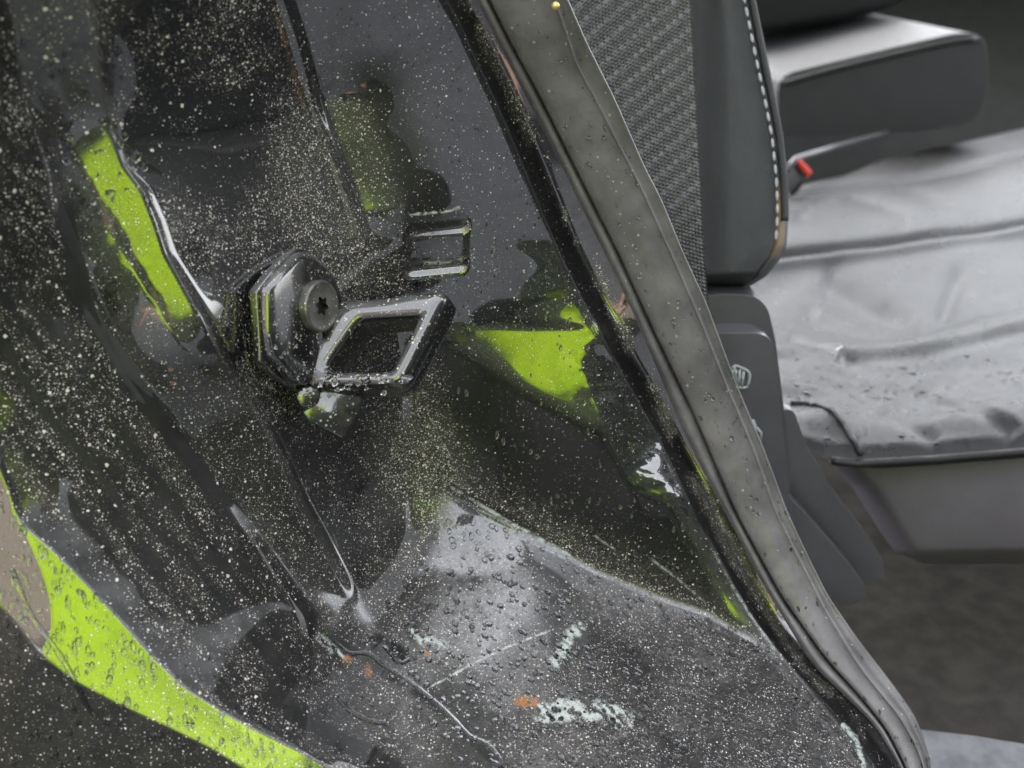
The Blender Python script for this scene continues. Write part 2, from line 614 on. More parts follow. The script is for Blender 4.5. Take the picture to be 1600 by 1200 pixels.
# fillet to the sill, then the sill itself
crease = np.interp(U, [-60, 380, 470, 560, 640, 705, 830, 935, 1030, 1105, 1190, 1240, 1480], [1262, 1190, 1060, 985, 890, 768, 832, 885, 925, 950, 1000, 1045, 1250])
soft = np.interp(U, [380, 560, 680, 740], [60, 110, 60, 10])
msill = sstep(-soft, soft, V - crease - 8) * sstep(-10, 20, (U - np.maximum(B, L_)) * 0.7 - 25) * sstep(14, -2, edge_d)
blend(msill, 5, 36, .9)
mc = sstep(12, 4, np.abs(V - crease - 6)) * sstep(690, 720, U) * sstep(930, 850, U)
blend(mc, 0, 18, 1)
# water ripples right of the wedge
mr = sstep(0, 24, U - (893 + (V - 560) * 0.40)) * sstep(8, -8, edge_d) * sstep(540, 580, V) * sstep(800, 730, V)
blend(mr, 18, 2, 2)
tx = tx + mr * (fbm(U / 26, V / 9, 31, 3) - 0.5) * 30
ty = ty + mr * (fbm(U / 24, V / 8, 77, 3) - 0.5) * 26
# beaten-metal waviness everywhere
tx = tx + (fbm(U / 90, V / 90, 5, 3) - 0.5) * 2.6
ty = ty + (fbm(U / 90, V / 90, 9, 3) - 0.5) * 2.6

rx, ry = (U - 800) / FP, -(V - 600) / FP
rn = np.sqrt(rx ** 2 + ry ** 2 + 1)
ax, ay = np.arctan2(-rx, 1), np.arcsin(-ry / rn)


def slopes(tx, ty):
    a_, b_ = ax + np.radians(tx), ay + np.radians(ty)
    Nx, Ny, Nz = np.sin(a_) * np.cos(b_), np.sin(b_), -np.cos(a_) * np.cos(b_)
    nr = np.minimum(Nx * rx + Ny * ry + Nz, -0.12)
    return -Nx / (FP * nr) * STEP, Ny / (FP * nr) * STEP


def facing(D):
    """degrees right / up of the line of sight that a depth map faces"""
    Pc = np.stack([rx * D, ry * D, D], -1)
    n = np.cross(np.gradient(Pc, axis=0), np.gradient(Pc, axis=1))
    n /= np.linalg.norm(n, axis=-1)[..., None]
    n *= np.where(n[..., 2:] > 0, -1, 1)
    return np.degrees(np.arctan2(n[..., 0], -n[..., 2]) - ax), np.degrees(np.arcsin(n[..., 1]) - ay)


def integrate(gx, gy, w, iters=45, z0=None):
    """weighted least-squares surface from slopes: conjugate gradients, FFT Poisson preconditioner"""
    h, wd = gx.shape
    wx, wy = 0.5 * (w[:, 1:] + w[:, :-1]), 0.5 * (w[1:] + w[:-1])
    fx, fy = 0.5 * (gx[:, 1:] + gx[:, :-1]), 0.5 * (gy[1:] + gy[:-1])
    kx = 2 - 2 * np.cos(2 * np.pi * np.fft.fftfreq(2 * wd))
    ky = 2 - 2 * np.cos(2 * np.pi * np.fft.rfftfreq(2 * h))
    K = kx[:, None] + ky[None]
    K[0, 0] = 1

    def div(ax_, ay_):
        o = np.zeros((h, wd))
        o[:, :-1] += ax_
        o[:, 1:] -= ax_
        o[:-1] += ay_
        o[1:] -= ay_
        return -o

    def op(z):
        return div(wx * (z[:, 1:] - z[:, :-1]), wy * (z[1:] - z[:-1]))

    sw = 1 / np.sqrt(w)

    def pre(r):
        r = r * sw
        e = np.block([[r, r[:, ::-1]], [r[::-1], r[::-1, ::-1]]]).T
        F = np.fft.rfft2(e) / K
        F[0, 0] = 0
        return np.fft.irfft2(F, s=e.shape)[:wd, :h].T * sw
    b = div(wx * fx, wy * fy)
    z = np.zeros((h, wd)) if z0 is None else z0.copy()
    r = b - op(z)
    y = pre(r)
    p = y.copy()
    rz = (r * y).sum()
    for _ in range(iters):
        q = op(p)
        al = rz / (p * q).sum()
        z += al * p
        r -= al * q
        y = pre(r)
        rz2 = (r * y).sum()
        p = y + rz2 / rz * p
        rz = rz2
    return z


k5 = np.array([1, 4, 6, 4, 1]) / 16.0
for _ in range(2):
    wt = np.apply_along_axis(lambda r: np.convolve(np.pad(r, 2, mode='edge'), k5, 'valid'), 1, wt)
    wt = np.apply_along_axis(lambda r: np.convolve(np.pad(r, 2, mode='edge'), k5, 'valid'), 0, wt)
def down2(a):
    return 0.25 * (a[0::2, 0::2] + a[1::2, 0::2] + a[0::2, 1::2] + a[1::2, 1::2])


def up2(a):
    h, w = a.shape
    yy_ = np.clip((np.arange(2 * h) - .5) / 2, 0, h - 1.001)
    xx_ = np.clip((np.arange(2 * w) - .5) / 2, 0, w - 1.001)
    i, j = yy_.astype(int), xx_.astype(int)
    fi, fj = (yy_ - i)[:, None], (xx_ - j)[None]
    t_, b_2 = a[i], a[np.minimum(i + 1, h - 1)]
    r_ = t_ * (1 - fi) + b_2 * fi
    return r_[:, j] * (1 - fj) + r_[:, np.minimum(j + 1, w - 1)] * fj


strict = np.clip(ml + mbd + mE + mw, 0, 1)
tx0, ty0 = tx.copy(), ty.copy()
lnd = None
for rnd in range(3):
    gx, gy = slopes(tx, ty)
    pyr = [(gx, gy, wt)]
    for _ in range(2):
        pyr.append((2 * down2(pyr[-1][0]), 2 * down2(pyr[-1][1]), down2(pyr[-1][2])))
    z = None if lnd is None else down2(down2(lnd))
    for (px_, py_, pw_), it in zip(pyr[::-1], (200, 40, 10)):
        if z is not None and z.shape != px_.shape:
            z = up2(z)
        z = integrate(px_, py_, pw_, it, z)
    lnd = z
    if rnd < 2:
        fa, fb = facing(0.4 * np.exp(lnd))
        tx = np.clip(tx + 0.9 * strict * np.clip(tx0 - fa, -12, 12), -40, 70)
        ty = np.clip(ty + 0.9 * strict * np.clip(ty0 - fb, -12, 12), -45, 60)
iu, iv = int((600 + 60) / STEP), int((520 + 60) / STEP)
lnd += math.log(0.402) - lnd[iv, iu]
D = np.exp(lnd)

# pressed rectangular recess above the striker
ru, rv = (U - 682) + (V - 385) * 0.06, (V - 385) + (U - 682) * 0.10
rec = np.exp(-((rv + 27) / 8) ** 2) + 1.2 * np.exp(-((rv - 33) / 8) ** 2) + .45 * np.exp(-(rv / 45) ** 4)
D = D + 0.0013 * rec * sstep(54, 38, np.abs(ru))


def panel_depth(u, v):
    x = np.clip((np.asarray(u, float) - gu[0]) / STEP, 0, len(gu) - 1.001)
    y = np.clip((np.asarray(v, float) - gv[0]) / STEP, 0, len(gv) - 1.001)
    i, j = x.astype(int), y.astype(int)
    fx, fy = x - i, y - j
    return (D[j, i] * (1 - fx) + D[j, i + 1] * fx) * (1 - fy) + (D[j + 1, i] * (1 - fx) + D[j + 1, i + 1] * fx) * fy


P = at(U, V, D)
dPu = np.gradient(P, axis=1)
dPv = np.gradient(P, axis=0)
PN = np.cross(dPv, dPu)
PN /= np.linalg.norm(PN, axis=-1)[..., None]
PN *= np.where(((np.array([0, 0, CAM_Z]) - P) * PN).sum(-1) < 0, -1, 1)[..., None]
print("panel depth", D.min(), D.max(), [(q, round(float(panel_depth(*q)), 3)) for q in [(20, 20), (100, 300), (20, 900), (300, 400), (480, 480), (650, 100), (830, 560), (900, 1150), (300, 1100), (1000, 480), (1250, 1150)]])

# --- dirt, wear, painted glints and water trails on the paint
n1, n2, n3 = fbm(U / 120, V / 120, 1), fbm(U / 40, V / 40, 2), fbm(U / 14, V / 14, 3, 3)
dust = np.full(U.shape, 0.10)
coarse = np.zeros(U.shape)
film = np.full(U.shape, 0.04)
scuff_glint = np.zeros(U.shape)
rust_glint = np.zeros(U.shape)


def setm(arr, m, val):
    arr *= (1 - m)
    arr += m * val


jam = band(R_, np.where(V < 400, E_, 900), 6, 10)
jam_right = sstep(760, 600, U + (V - 600) * 0.25)
setm(dust, jam * np.where(V < 400, 1, jam_right), np.clip(0.26 + 1.5 * (n1 - .45) + 0.9 * (n2 - .5), .05, 1))
setm(film, jam * np.where(V < 400, 1, jam_right), 0.08)
clump = np.exp(-((U - 545) / 75) ** 2 - ((V - 385) / 62) ** 2) + .55 * np.exp(-((U - 475) / 45) ** 2 - ((V - 230) / 110) ** 2) + .4 * np.exp(-((U - 640) / 60) ** 2 - ((V - 720) / 80) ** 2)
dust = np.clip(dust + clump * 0.75, 0, 1)
film = np.clip(film + clump * 0.8 * n3 + np.exp(-((U - 490) / 60) ** 2 - ((V - 270) / 90) ** 2) * 0.35, 0, 1)
chan = band(B, L_, 6, 6)
setm(dust, chan, np.clip(0.35 + 0.9 * (n2 - .5), .1, .8))
setm(coarse, chan, np.clip(0.22 + 0.6 * (n2 - .5), 0, .5))
al = (U * .62 + V * .78) / 150
ac = (U * .78 - V * .62) / 13
streak = fbm(ac, al, 140, 4)
setm(film, chan, np.clip(1.5 * (streak - .36) + .6 * (n1 - .5) + .4 * (n3 - .5), .02, 1))
setm(dust, chan, np.clip(0.33 + 1.5 * (streak - .5) + .7 * (n2 - .5), .03, 1))
lip = band(A, B, 6, 6)
setm(dust, lip, 0.05 + 0.55 * sstep(960, 1180, V))
setm(film, lip, 0.0)
bead = band(L_, R_, 5, 5)
setm(dust, bead, 0.12 + .4 * (n2 - .4) + .3 * sstep(500, 800, V))
setm(film, bead, 0.22 * sstep(.35, .6, n2) + .1)
setm(coarse, sstep(300, 120, V) * sstep(420, 150, U), 0.16)
outer = sstep(4, -4, U - A)
setm(dust, outer, 0.14)
setm(film, outer, 0.3 * n2)
redge = np.exp(-((U - R_ - 2) / 7) ** 2) * sstep(960, 880, V)
film = np.clip(film + .7 * redge * (.3 + n3), 0, 1)
ledge = np.exp(-((U - L_ + 6) / 9) ** 2) * sstep(960, 880, V)
film = np.clip(film + .5 * ledge * (.3 + n3), 0, 1)
setm(dust, .8 * mE, .5 + .5 * (n2 - .5))
film = np.clip(film + mE * (.35 + .5 * (n2 - .5)), 0, 1)
tail = np.exp(-((U - L_ - 12) / 26) ** 2) * sstep(760, 840, V) * sstep(1000, 960, V)
film = np.clip(film + .8 * tail * (.3 + n3), 0, 1)
# sill
setm(dust, msill, np.clip(0.40 + 0.9 * (n2 - .5) + .5 * (n1 - .5), 0.08, 1))
setm(film, msill, np.clip(0.62 + 0.8 * (n1 - .5) + .5 * (n3 - .5), .15, 1))
above = sstep(-90, -5, V - crease) * sstep(12, -4, V - crease) * sstep(560, 680, U)
dust = np.clip(dust + above * 0.55 * (1 - sstep(900, 1150, U)), 0, 1)
film = np.clip(film + above * 0.45 * n3, 0, 1)
cl_ = np.exp(-((V - crease - 1) / 9) ** 2) * sstep(650, 700, U) * sstep(8, -4, edge_d)
film = np.clip(film + cl_ * (.5 + .8 * n3), 0, 1)
dust = np.clip(dust + cl_ * .5, 0, 1)
film = np.clip(film + .35 * n3 * sstep(60, 40, np.abs(ru)) * sstep(60, 45, np.abs(rv)), 0, 1)
# dirt caught in the channel beside the weatherstrip
gap = np.abs((U - (F_ * 0.38 + sL(V) * 0.62)) * .86)
gapd = sstep(16, 4, gap + 12 * (n3 - .5)) * sstep(.30, .52, fbm(U / 40, V / 60, 44)) * sstep(0, 10, edge_d)
corner = np.exp(-((U - 655) / 55) ** 2 - ((V - 735) / 75) ** 2)
film = np.clip(film + .9 * corner * (.35 + n3), 0, 1)
dust = np.clip(dust + .9 * corner, 0, 1)
tip = sstep(-22, -4, edge_d) * sstep(4, -2, edge_d) * sstep(800, 860, V)
film = np.clip(film + .9 * tip * (.4 + n3), 0, 1)
setm(dust, mb * (1 - np.clip(above + corner, 0, 1)) * (1 - msill) * sstep(30, 70, fold), .035)
setm(film, sstep(0, 8, edge_d), 0.03)
setm(dust, sstep(0, 8, edge_d), 0.04)
film = np.clip(film + gapd * 0.9 * (0.4 + .6 * sstep(300, 700, V)), 0, 1)
dust = np.clip(dust + gapd * 0.8, 0, 1)

# clean trails rinsed by running water
W1 = [(100, 330), (122, 433), (147, 500), (180, 545), (207, 590), (238, 640), (272, 690), (308, 730), (352, 800), (402, 862), (445, 905), (485, 965), (520, 1000)]
W2 = [(-60, 470), (0, 533), (33, 587), (77, 653), (127, 707), (187, 787), (233, 863), (267, 903), (300, 947), (353, 1000), (393, 1023), (405, 1050), (413, 1083), (467, 1117), (500, 1137), (560, 1190)]
W3 = [(60, 420), (100, 520), (170, 640), (240, 740), (262, 790)]
clean = np.zeros(U.shape)
for pts, w, sd in ((W1, 15, 3), (W2, 7, 4)):
    dd, par = polydist(U, V, smooth_curve(pts, 5))
    ww = w * (0.75 + 0.9 * (fbm(U / 30, V / 30, 60 + sd, 3) - .3))
    clean = np.maximum(clean, sstep(ww + 1.5, ww - 1.5, dd))
dd, par = polydist(U, V, W3)
clean = np.maximum(clean, 0.6 * sstep(16, 4, dd + 18 * (n3 - .5)))
clean *= 1 - .8 * sstep(760, 830, V)
fl_ = np.abs(fold)
film = np.clip(film + .7 * np.exp(-(fl_ / 8) ** 2) * sstep(560, 620, V) * sstep(790, 740, V) * (.4 + n3), 0, 1)
# vertical runs on the pillar face
for k in range(16):
    u0, v0 = RNG.uniform(640, 900), RNG.uniform(150, 640)
    if u0 > cF(v0) - 10:
        continue
    ln = RNG.uniform(25, 90)
    dd, par = polydist(U, V, [(u0, v0), (u0 + RNG.uniform(-3, 4), v0 + ln)])
    clean = np.maximum(clean, 0.9 * sstep(3.5, 1.5, dd + 4 * (n3 - .5)))
# rinsed wet patches on the sill
for pts, w in (([(425, 1085), (470, 1120), (540, 1160), (640, 1215)], 17), ([(590, 1005), (622, 1022)], 15), ([(735, 800), (800, 845), (860, 875)], 30), ([(940, 985), (985, 1030), (1000, 1062)], 22),
               ([(520, 1000), (600, 1050), (690, 1110), (770, 1190)], 7), ([(706, 764), (760, 792), (830, 832), (890, 866)], 6)):
    dd, par = polydist(U, V, smooth_curve(pts, 4))
    ww = w * (0.7 + .8 * (n3 - .25))
    clean = np.maximum(clean, sstep(ww + 5, ww - 5, dd) * (0.9 if w < 20 else 0.35))
for arr in (dust, film, coarse):
    arr *= (1 - clean)

# pale scuffs, with sky reflections on the wet sill painted into the colour
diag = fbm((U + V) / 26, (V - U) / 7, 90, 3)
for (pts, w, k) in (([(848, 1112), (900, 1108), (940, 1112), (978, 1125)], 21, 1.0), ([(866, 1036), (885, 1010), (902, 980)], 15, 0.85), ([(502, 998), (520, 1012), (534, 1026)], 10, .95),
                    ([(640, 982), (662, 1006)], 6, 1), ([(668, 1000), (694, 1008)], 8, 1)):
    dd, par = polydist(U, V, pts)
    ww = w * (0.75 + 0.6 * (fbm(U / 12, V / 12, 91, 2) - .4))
    scuff_glint = np.maximum(scuff_glint, k * sstep(ww + 7, ww - 9, dd) * sstep(.34, .50, diag + .03 + .10 * (n3 - .5)))
for (pts, w, k) in (([(668, 1076), (740, 1036), (795, 1010), (860, 985)], 1.6, .8), ([(706, 762), (745, 785), (800, 818), (850, 846), (890, 866)], 4, .6), ([(930, 838), (960, 858)], 2, .6),  # thin scratches, plus sky highlights painted along the crease and flange edge
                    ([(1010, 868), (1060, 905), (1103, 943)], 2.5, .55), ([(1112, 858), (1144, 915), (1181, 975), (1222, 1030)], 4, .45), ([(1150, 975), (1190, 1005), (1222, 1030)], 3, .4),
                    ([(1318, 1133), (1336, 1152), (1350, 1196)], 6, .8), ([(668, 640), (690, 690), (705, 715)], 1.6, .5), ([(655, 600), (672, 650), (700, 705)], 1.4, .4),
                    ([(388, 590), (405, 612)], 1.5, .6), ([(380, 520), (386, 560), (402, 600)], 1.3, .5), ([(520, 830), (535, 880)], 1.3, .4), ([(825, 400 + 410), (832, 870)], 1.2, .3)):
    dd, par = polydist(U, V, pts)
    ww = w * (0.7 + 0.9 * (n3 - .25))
    scuff_glint = np.maximum(scuff_glint, k * sstep(ww + 1.6, max(w * .3, .4), dd))
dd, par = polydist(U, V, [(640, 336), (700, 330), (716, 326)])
scuff_glint = np.maximum(scuff_glint, .8 * sstep(4, 1, dd + 5 * (n3 - .5)))
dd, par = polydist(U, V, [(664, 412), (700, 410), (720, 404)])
scuff_glint = np.maximum(scuff_glint, .8 * sstep(3.5, 1, dd + 5 * (n3 - .5)))
for (x, y, rx_, ry_, k) in ((822, 1096, 20, 9, 1), (542, 1030, 8, 7, .9), (575, 1050, 7, 12, .6), (668, 1020, 4, 9, .9)):
    rust_glint = np.maximum(rust_glint, k * sstep(1.25, .5, np.hypot((U - x) / rx_, (V - y) / ry_) + .7 * (n3 - .5)))
# faint red reflection along step line E, painted into the base colour
dd = np.abs(U - (E_ - 16)) * .9
rust_glint = np.maximum(rust_glint, .25 * sstep(3.5, 1, dd) * sstep(190, 150, V) * sstep(.4, .6, n2))

mud = np.zeros(U.shape)
setm(mud, band(B, L_, 5, 5), np.clip(.93 + .3 * (n2 - .6), .6, .97))
mud = np.maximum(mud, .55 * bead * (1 - mbd) * sstep(480, 600, V))
mud = np.maximum(mud, np.clip(1.3 * corner, 0, .92))
mud = np.maximum(mud, .9 * tail)
mud = np.maximum(mud, np.exp(-(fold / 20) ** 2) * sstep(590, 640, V) * sstep(800, 770, V) * .9)
mud = np.maximum(mud, .92 * outer)
mud = np.maximum(mud, .65 * band(E_ + 70, E_ + 150, 22, 30) * sstep(60, 110, V) * sstep(410, 350, V))
mud = np.maximum(mud, .9 * sstep(-26, -6, V - crease) * sstep(10, 2, V - crease) * sstep(690, 720, U) * sstep(10, -10, edge_d))
mud = np.maximum(mud, .85 * tip)
fil = sstep(110, 10, V - crease) * sstep(-190, -70, V - crease) * sstep(725, 665, U) * sstep(0, 20, U - R_)
mud = np.maximum(mud, .85 * fil)
mud *= 1 - .3 * clean * chan * sstep(860, 780, V)
mud *= 1 - msill * .5 * sstep(20, 120, V - crease)
film = np.clip(film + .35 * bead * sstep(210, 120, V), 0, 1)
attrs = dict(dust=dust, film=film, scuff_glint=scuff_glint, rust_glint=rust_glint, coarse=coarse, mud=mud)
car = empty("car_body", at(600, 1100, float(panel_depth(600, 1100))))
tag(car, "dusty wet black painted car door jamb with neon green reflections", "car body")
mid = lambda a: 0.25 * (a[:-1, :-1] + a[1:, :-1] + a[:-1, 1:] + a[1:, 1:])
mU, mV = mid(U), mid(V)
inside = mU < sG(mV) + 22
is_outer = mU < np.maximum(cL(mV), np.where(mV > 1000, cB(mV) + 30, -999))
is_fl = (mU > cF(mV) + 4) & ~is_outer
is_sill = (mV > np.interp(mU, gu, crease[0]) + 4) & ~is_outer & ~is_fl
is_jamb = ~is_outer & ~is_fl & ~is_sill
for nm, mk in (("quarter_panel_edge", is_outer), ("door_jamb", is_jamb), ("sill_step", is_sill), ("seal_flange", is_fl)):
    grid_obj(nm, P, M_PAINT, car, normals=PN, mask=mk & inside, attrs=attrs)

# the body carries on beyond the lip, below the sill and up the pillar
def carry_on(name, edge, vec, bow, n=14):
    t = np.linspace(0, 1, n)[:, None, None]
    G = edge[None] + t * np.array(vec) + t ** 2 * np.array(bow)
    z0 = np.zeros(G.shape[:2])
    grid_obj(name, G, M_PAINT, car, attrs=dict(dust=z0 + .12, film=z0 + .05, scuff_glint=z0, rust_glint=z0, coarse=z0, mud=z0))


carry_on("quarter_panel", P[:, 0], (-.55, -.02, .0), (0, .05, 0))
carry_on("rocker_panel", P[-1, :590], (0, .02, -.35), (0, .12, 0))
carry_on("pillar", P[0, :345], (-.06, .05, .45), (0, .06, 0))
TX, TZ = np.meshgrid(np.linspace(-.6, .10, 20), np.linspace(.7, 1.64, 30))
grid_obj("rear_pillar_trim", np.stack([TX, .64 + .05 * np.sin(TZ * 4) + .1 * TX, TZ], -1), M_DARK, car)

# ================================================================== WEATHERSTRIP
seal = empty("door_weatherstrip", at(1330, 1150, 0.42))
tag(seal, "grey rubber weatherstrip running diagonally along the door opening", "weatherstrip")
sv = np.arange(-260, 1261, 4.0)
cl, cg, cw, cr = (c(sv) for c in (sL, sG, sW, sR))


def smooth1(a, k=9):
    p = np.pad(a, k, mode='edge')
    return np.convolve(p, np.ones(2 * k + 1) / (2 * k + 1), 'valid')


cl, cg, cw, cr = (smooth1(a, 4) for a in (cl, cg, cw, cr))
base = smooth1(panel_depth(cl, sv), 30) - 0.011
prof = [(cl + 6, .022), (cl - 0.5, .012), (cl + 0.5, .006), (cl + (cg - cl) * .25, .0022), (cl + (cg - cl) * .5, .0008), (cl + (cg - cl) * .75, .0016), (cg - 2.2, .0034), (cg, .0052), (cg + 2.2, .0040)]
for f, z in ((.04, .0018), (.10, .0006), (.2, -.0004), (.35, -.0012), (.5, -.0016), (.65, -.0014), (.8, -.0008), (.92, 0.0002), (.965, .0003)):
    prof.append((cg + (cw - cg) * f, z))
prof += [(cw - 1.5, -.0006), (cw, -.0012), (cw + 1.6, -.0006), (cw + 4, .0012), (cw + (cr - cw) * .5, .0022), (cw + (cr - cw) * .8, .0024), (cr - 2, .0014), (cr - .8, .0016), (cr, .003), (cr + 0.5, .010), (cr - 4, .024)]
SU = np.stack([p[0] for p in prof], 1)
SZ = np.stack([np.broadcast_to(p[1], sv.shape) for p in prof], 1)
wob = (fbm(SU / 60, sv[:, None] / 60 + 0 * SU, 12, 3) - .5) * 0.0012
SD = base[:, None] + SZ + wob
nbead = 7
SP3 = at(SU, sv[:, None] + 0 * SU, SD)
grid_obj("sealing_lip", SP3[:, :nbead + 1], M_RUBBER, seal)
grid_obj("seal_body", SP3[:, nbead:], M_RUBBER, seal)
c0 = at(868, 9, float(base[65]) - 0.0025)
bm = bmesh.new()
bmesh.ops.create_uvsphere(bm, u_segments=14, v_segments=8, radius=0.0014)
bmesh.ops.translate(bm, verts=bm.verts, vec=tuple(c0))
me = bpy.data.meshes.new("clip")
bm.to_mesh(me)
bm.free()
me.materials.append(M_BRASS)
o = bpy.data.objects.new("clip", me)
COL.objects.link(o)
o.parent = seal
o.matrix_parent_inverse = seal.matrix_world.inverted()
o['label'] = "small yellowish clip at the top of the seal"


def seal_depth(u, v):
    row = np.clip(((np.asarray(v) + 260) / 4).astype(int), 0, len(sv) - 1)
    return np.array([np.interp(uu, SU[r, 1:-2], SD[r, 1:-2]) for uu, r in zip(np.atleast_1d(u), np.atleast_1d(row))])


# ================================================================== DOOR STRIKER
NB = camdir(math.sin(math.radians(62)), math.sin(math.radians(-4)), -math.cos(math.radians(62)))
NB = NB / np.linalg.norm(NB)
d_plate = float(panel_depth(478, 500)) - 0.004
PB = at(478, 500, d_plate)
striker = empty("door_striker", PB)
tag(striker, "black steel door striker loop bolted to the dusty jamb", "door striker")


def plate(name, px, off, thick, bevel, mat=M_STEEL, n=NB, p0=PB, segs=3):
    pts = on_plane(np.array([p[0] for p in px], float), np.array([p[1] for p in px], float), p0 + n * off, n)
    return prism(name, pts, -n * thick, mat, striker, bevel, segs)


plate("backing_plate", [(401, 455), (425, 424), (462, 388), (500, 386), (540, 430), (548, 480), (520, 600), (470, 614), (432, 590), (408, 566)], -0.0005, 0.004, 0.0008)
plate("mounting_plate", [(419, 448), (440, 424), (470, 394), (495, 396), (526, 428), (540, 466), (538, 520), (520, 590), (476, 604), (458, 597), (428, 560), (420, 520)], 0.0045, 0.0055, 0.0030, segs=4)


def bolt(name, cu, cv, r, off, head=0.0032, star=True):
    c = on_plane(np.array([float(cu)]), np.array([float(cv)]), PB + NB * off, NB)[0]
    e2 = camdir(0.10, 1, 0.0)
    e2 = e2 - NB * (e2 @ NB)
    e2 /= np.linalg.norm(e2)
    e1 = np.cross(NB, e2)
    n = 72
    vs, fs = [], []
    th = np.linspace(0, 2 * math.pi, n, endpoint=False)
    rings = [(1.0, 0), (1.0, .72), (.985, .92), (.95, 1.02), (.90, 1.02), (.86, .90), (.5, .88)]
    for k, z in rings:
        for t in th:
            vs.append(c + r * k * (math.cos(t) * e1 + math.sin(t) * e2) + NB * head * z)
    nr_ = len(rings)
    if star:
        for z in (.87, .15):
            for t in th:
                rr = r * 0.33 * (1 + 0.20 * math.cos(6 * t))
                vs.append(c + rr * (math.cos(t) * e1 + math.sin(t) * e2) + NB * head * z)
        nr_ += 2
    for i in range(nr_ - 1 - (1 if star else 0)):
        for k in range(n):
            fs.append((i * n + k, i * n + (k + 1) % n, (i + 1) * n + (k + 1) % n, (i + 1) * n + k))
    if not star:
        fs.append(tuple((nr_ - 1) * n + k for k in range(n)))
        return mesh_obj(name, vs, fs, M_BOLT, striker)
    b = mesh_obj(name, vs[:(nr_ - 1) * n], fs, M_BOLT, striker)
    sv_ = vs[(nr_ - 2) * n:]
    sf = [(k, (k + 1) % n, n + (k + 1) % n, n + k) for k in range(n)] + [tuple(n + k for k in range(n))]
    sk = mesh_obj("drive_socket", sv_, sf, M_DARK, b, smooth=False)
    return b


b1 = bolt("bolt", 494, 478, 0.0096, 0.0045)
b2 = bolt("bolt", 551, 606, 0.0085, -0.003, star=False)

# loop: a bent bar frame standing off the jamb
NL = camdir(-0.20, 0.27, -1.0)
NL /= np.linalg.norm(NL)
d_loop = d_plate - 0.002
PL = at(590, 530, d_loop)


def resample(pts, n):
    pts = np.array(pts + [pts[0]], float)
    Ls = np.concatenate([[0], np.cumsum(np.hypot(*np.diff(pts, axis=0).T))])
    s = np.linspace(0, Ls[-1], n, endpoint=False)
    return np.stack([np.interp(s, Ls, pts[:, 0]), np.interp(s, Ls, pts[:, 1])], 1)


def corner_round(pts, r, k=5):
    out = []
    n = len(pts)
    for i in range(n):
        a, b, c = (np.array(pts[j % n], float) for j in (i - 1, i, i + 1))
        l1, l2 = np.linalg.norm(a - b), np.linalg.norm(c - b)
        rr = min(r, .45 * l1, .45 * l2)
        p, q = b + (a - b) / l1 * rr, b + (c - b) / l2 * rr
        for t in np.linspace(0, 1, k):
            out.append(tuple((1 - t) ** 2 * p + 2 * t * (1 - t) * b + t * t * q))
    return out


# stations: outer and inner outline matched corner by corner
out_c = [(518, 466), (600, 461), (645, 453), (690, 450), (699, 462), (634, 594), (618, 604), (474, 605), (446, 580)]
in_c = [(562, 499), (600, 497), (630, 495), (648, 494), (650, 498), (611, 575), (604, 579), (522, 579), (511, 571)]


def paired(outp, inp, per=7):
    o, i = [], []
    n = len(outp)
    for k in range(n):
        for t in np.linspace(0, 1, per, endpoint=False):
            o.append(np.array(outp[k]) * (1 - t) + np.array(outp[(k + 1) % n]) * t)
            i.append(np.array(inp[k]) * (1 - t) + np.array(inp[(k + 1) % n]) * t)
    o, i = np.array(o), np.array(i)
    for _ in range(2):
        o = (np.roll(o, 1, 0) + 2 * o + np.roll(o, -1, 0)) / 4
        i = (np.roll(i, 1, 0) + 2 * i + np.roll(i, -1, 0)) / 4
    return o, i


oo, ii = paired(out_c, in_c)
OP = on_plane(oo[:, 0], oo[:, 1], PL, NL)
IP = on_plane(ii[:, 0], ii[:, 1], PL, NL)
TH = 0.0175
ring = []
sect = [(0.0, .0), (0.0, .78), (.05, .90), (.14, .97), (.28, 1.0), (.45, 1.015), (.6, 1.01), (.74, .98), (.86, .93), (.95, .84), (1.0, .70), (1.0, .52), (.975, .46), (.975, .40), (1.0, .34), (1.0, .12), (.95, .02), (.85, -.04), (.15, -.04)]
for t, z in sect:
    ring.append(IP + (OP - IP) * t + NL * TH * (z - 1))
ring.append(ring[0])
RG = np.stack(ring, 1)
RG = np.concatenate([RG, RG[:1]], 0)
grid_obj("striker_loop", RG, M_STEEL, striker, flip=True)

# tab under the loop
NT_ = camdir(0.40, -0.04, -1.0)
NT_ /= np.linalg.norm(NT_)
PT = at(520, 650, d_plate + 0.006)
plate("lower_bracket", [(473, 645), (487, 630), (500, 610), (566, 606), (565, 640), (552, 662), (536, 687), (484, 659)], 0, 0.0030, 0.0009, n=NT_, p0=PT)
plate("bracket_lug", [(463, 622), (468, 608), (486, 602), (503, 610), (499, 630), (484, 640), (470, 636)], 0.003, 0.0030, 0.0012, n=NT_, p0=PT)

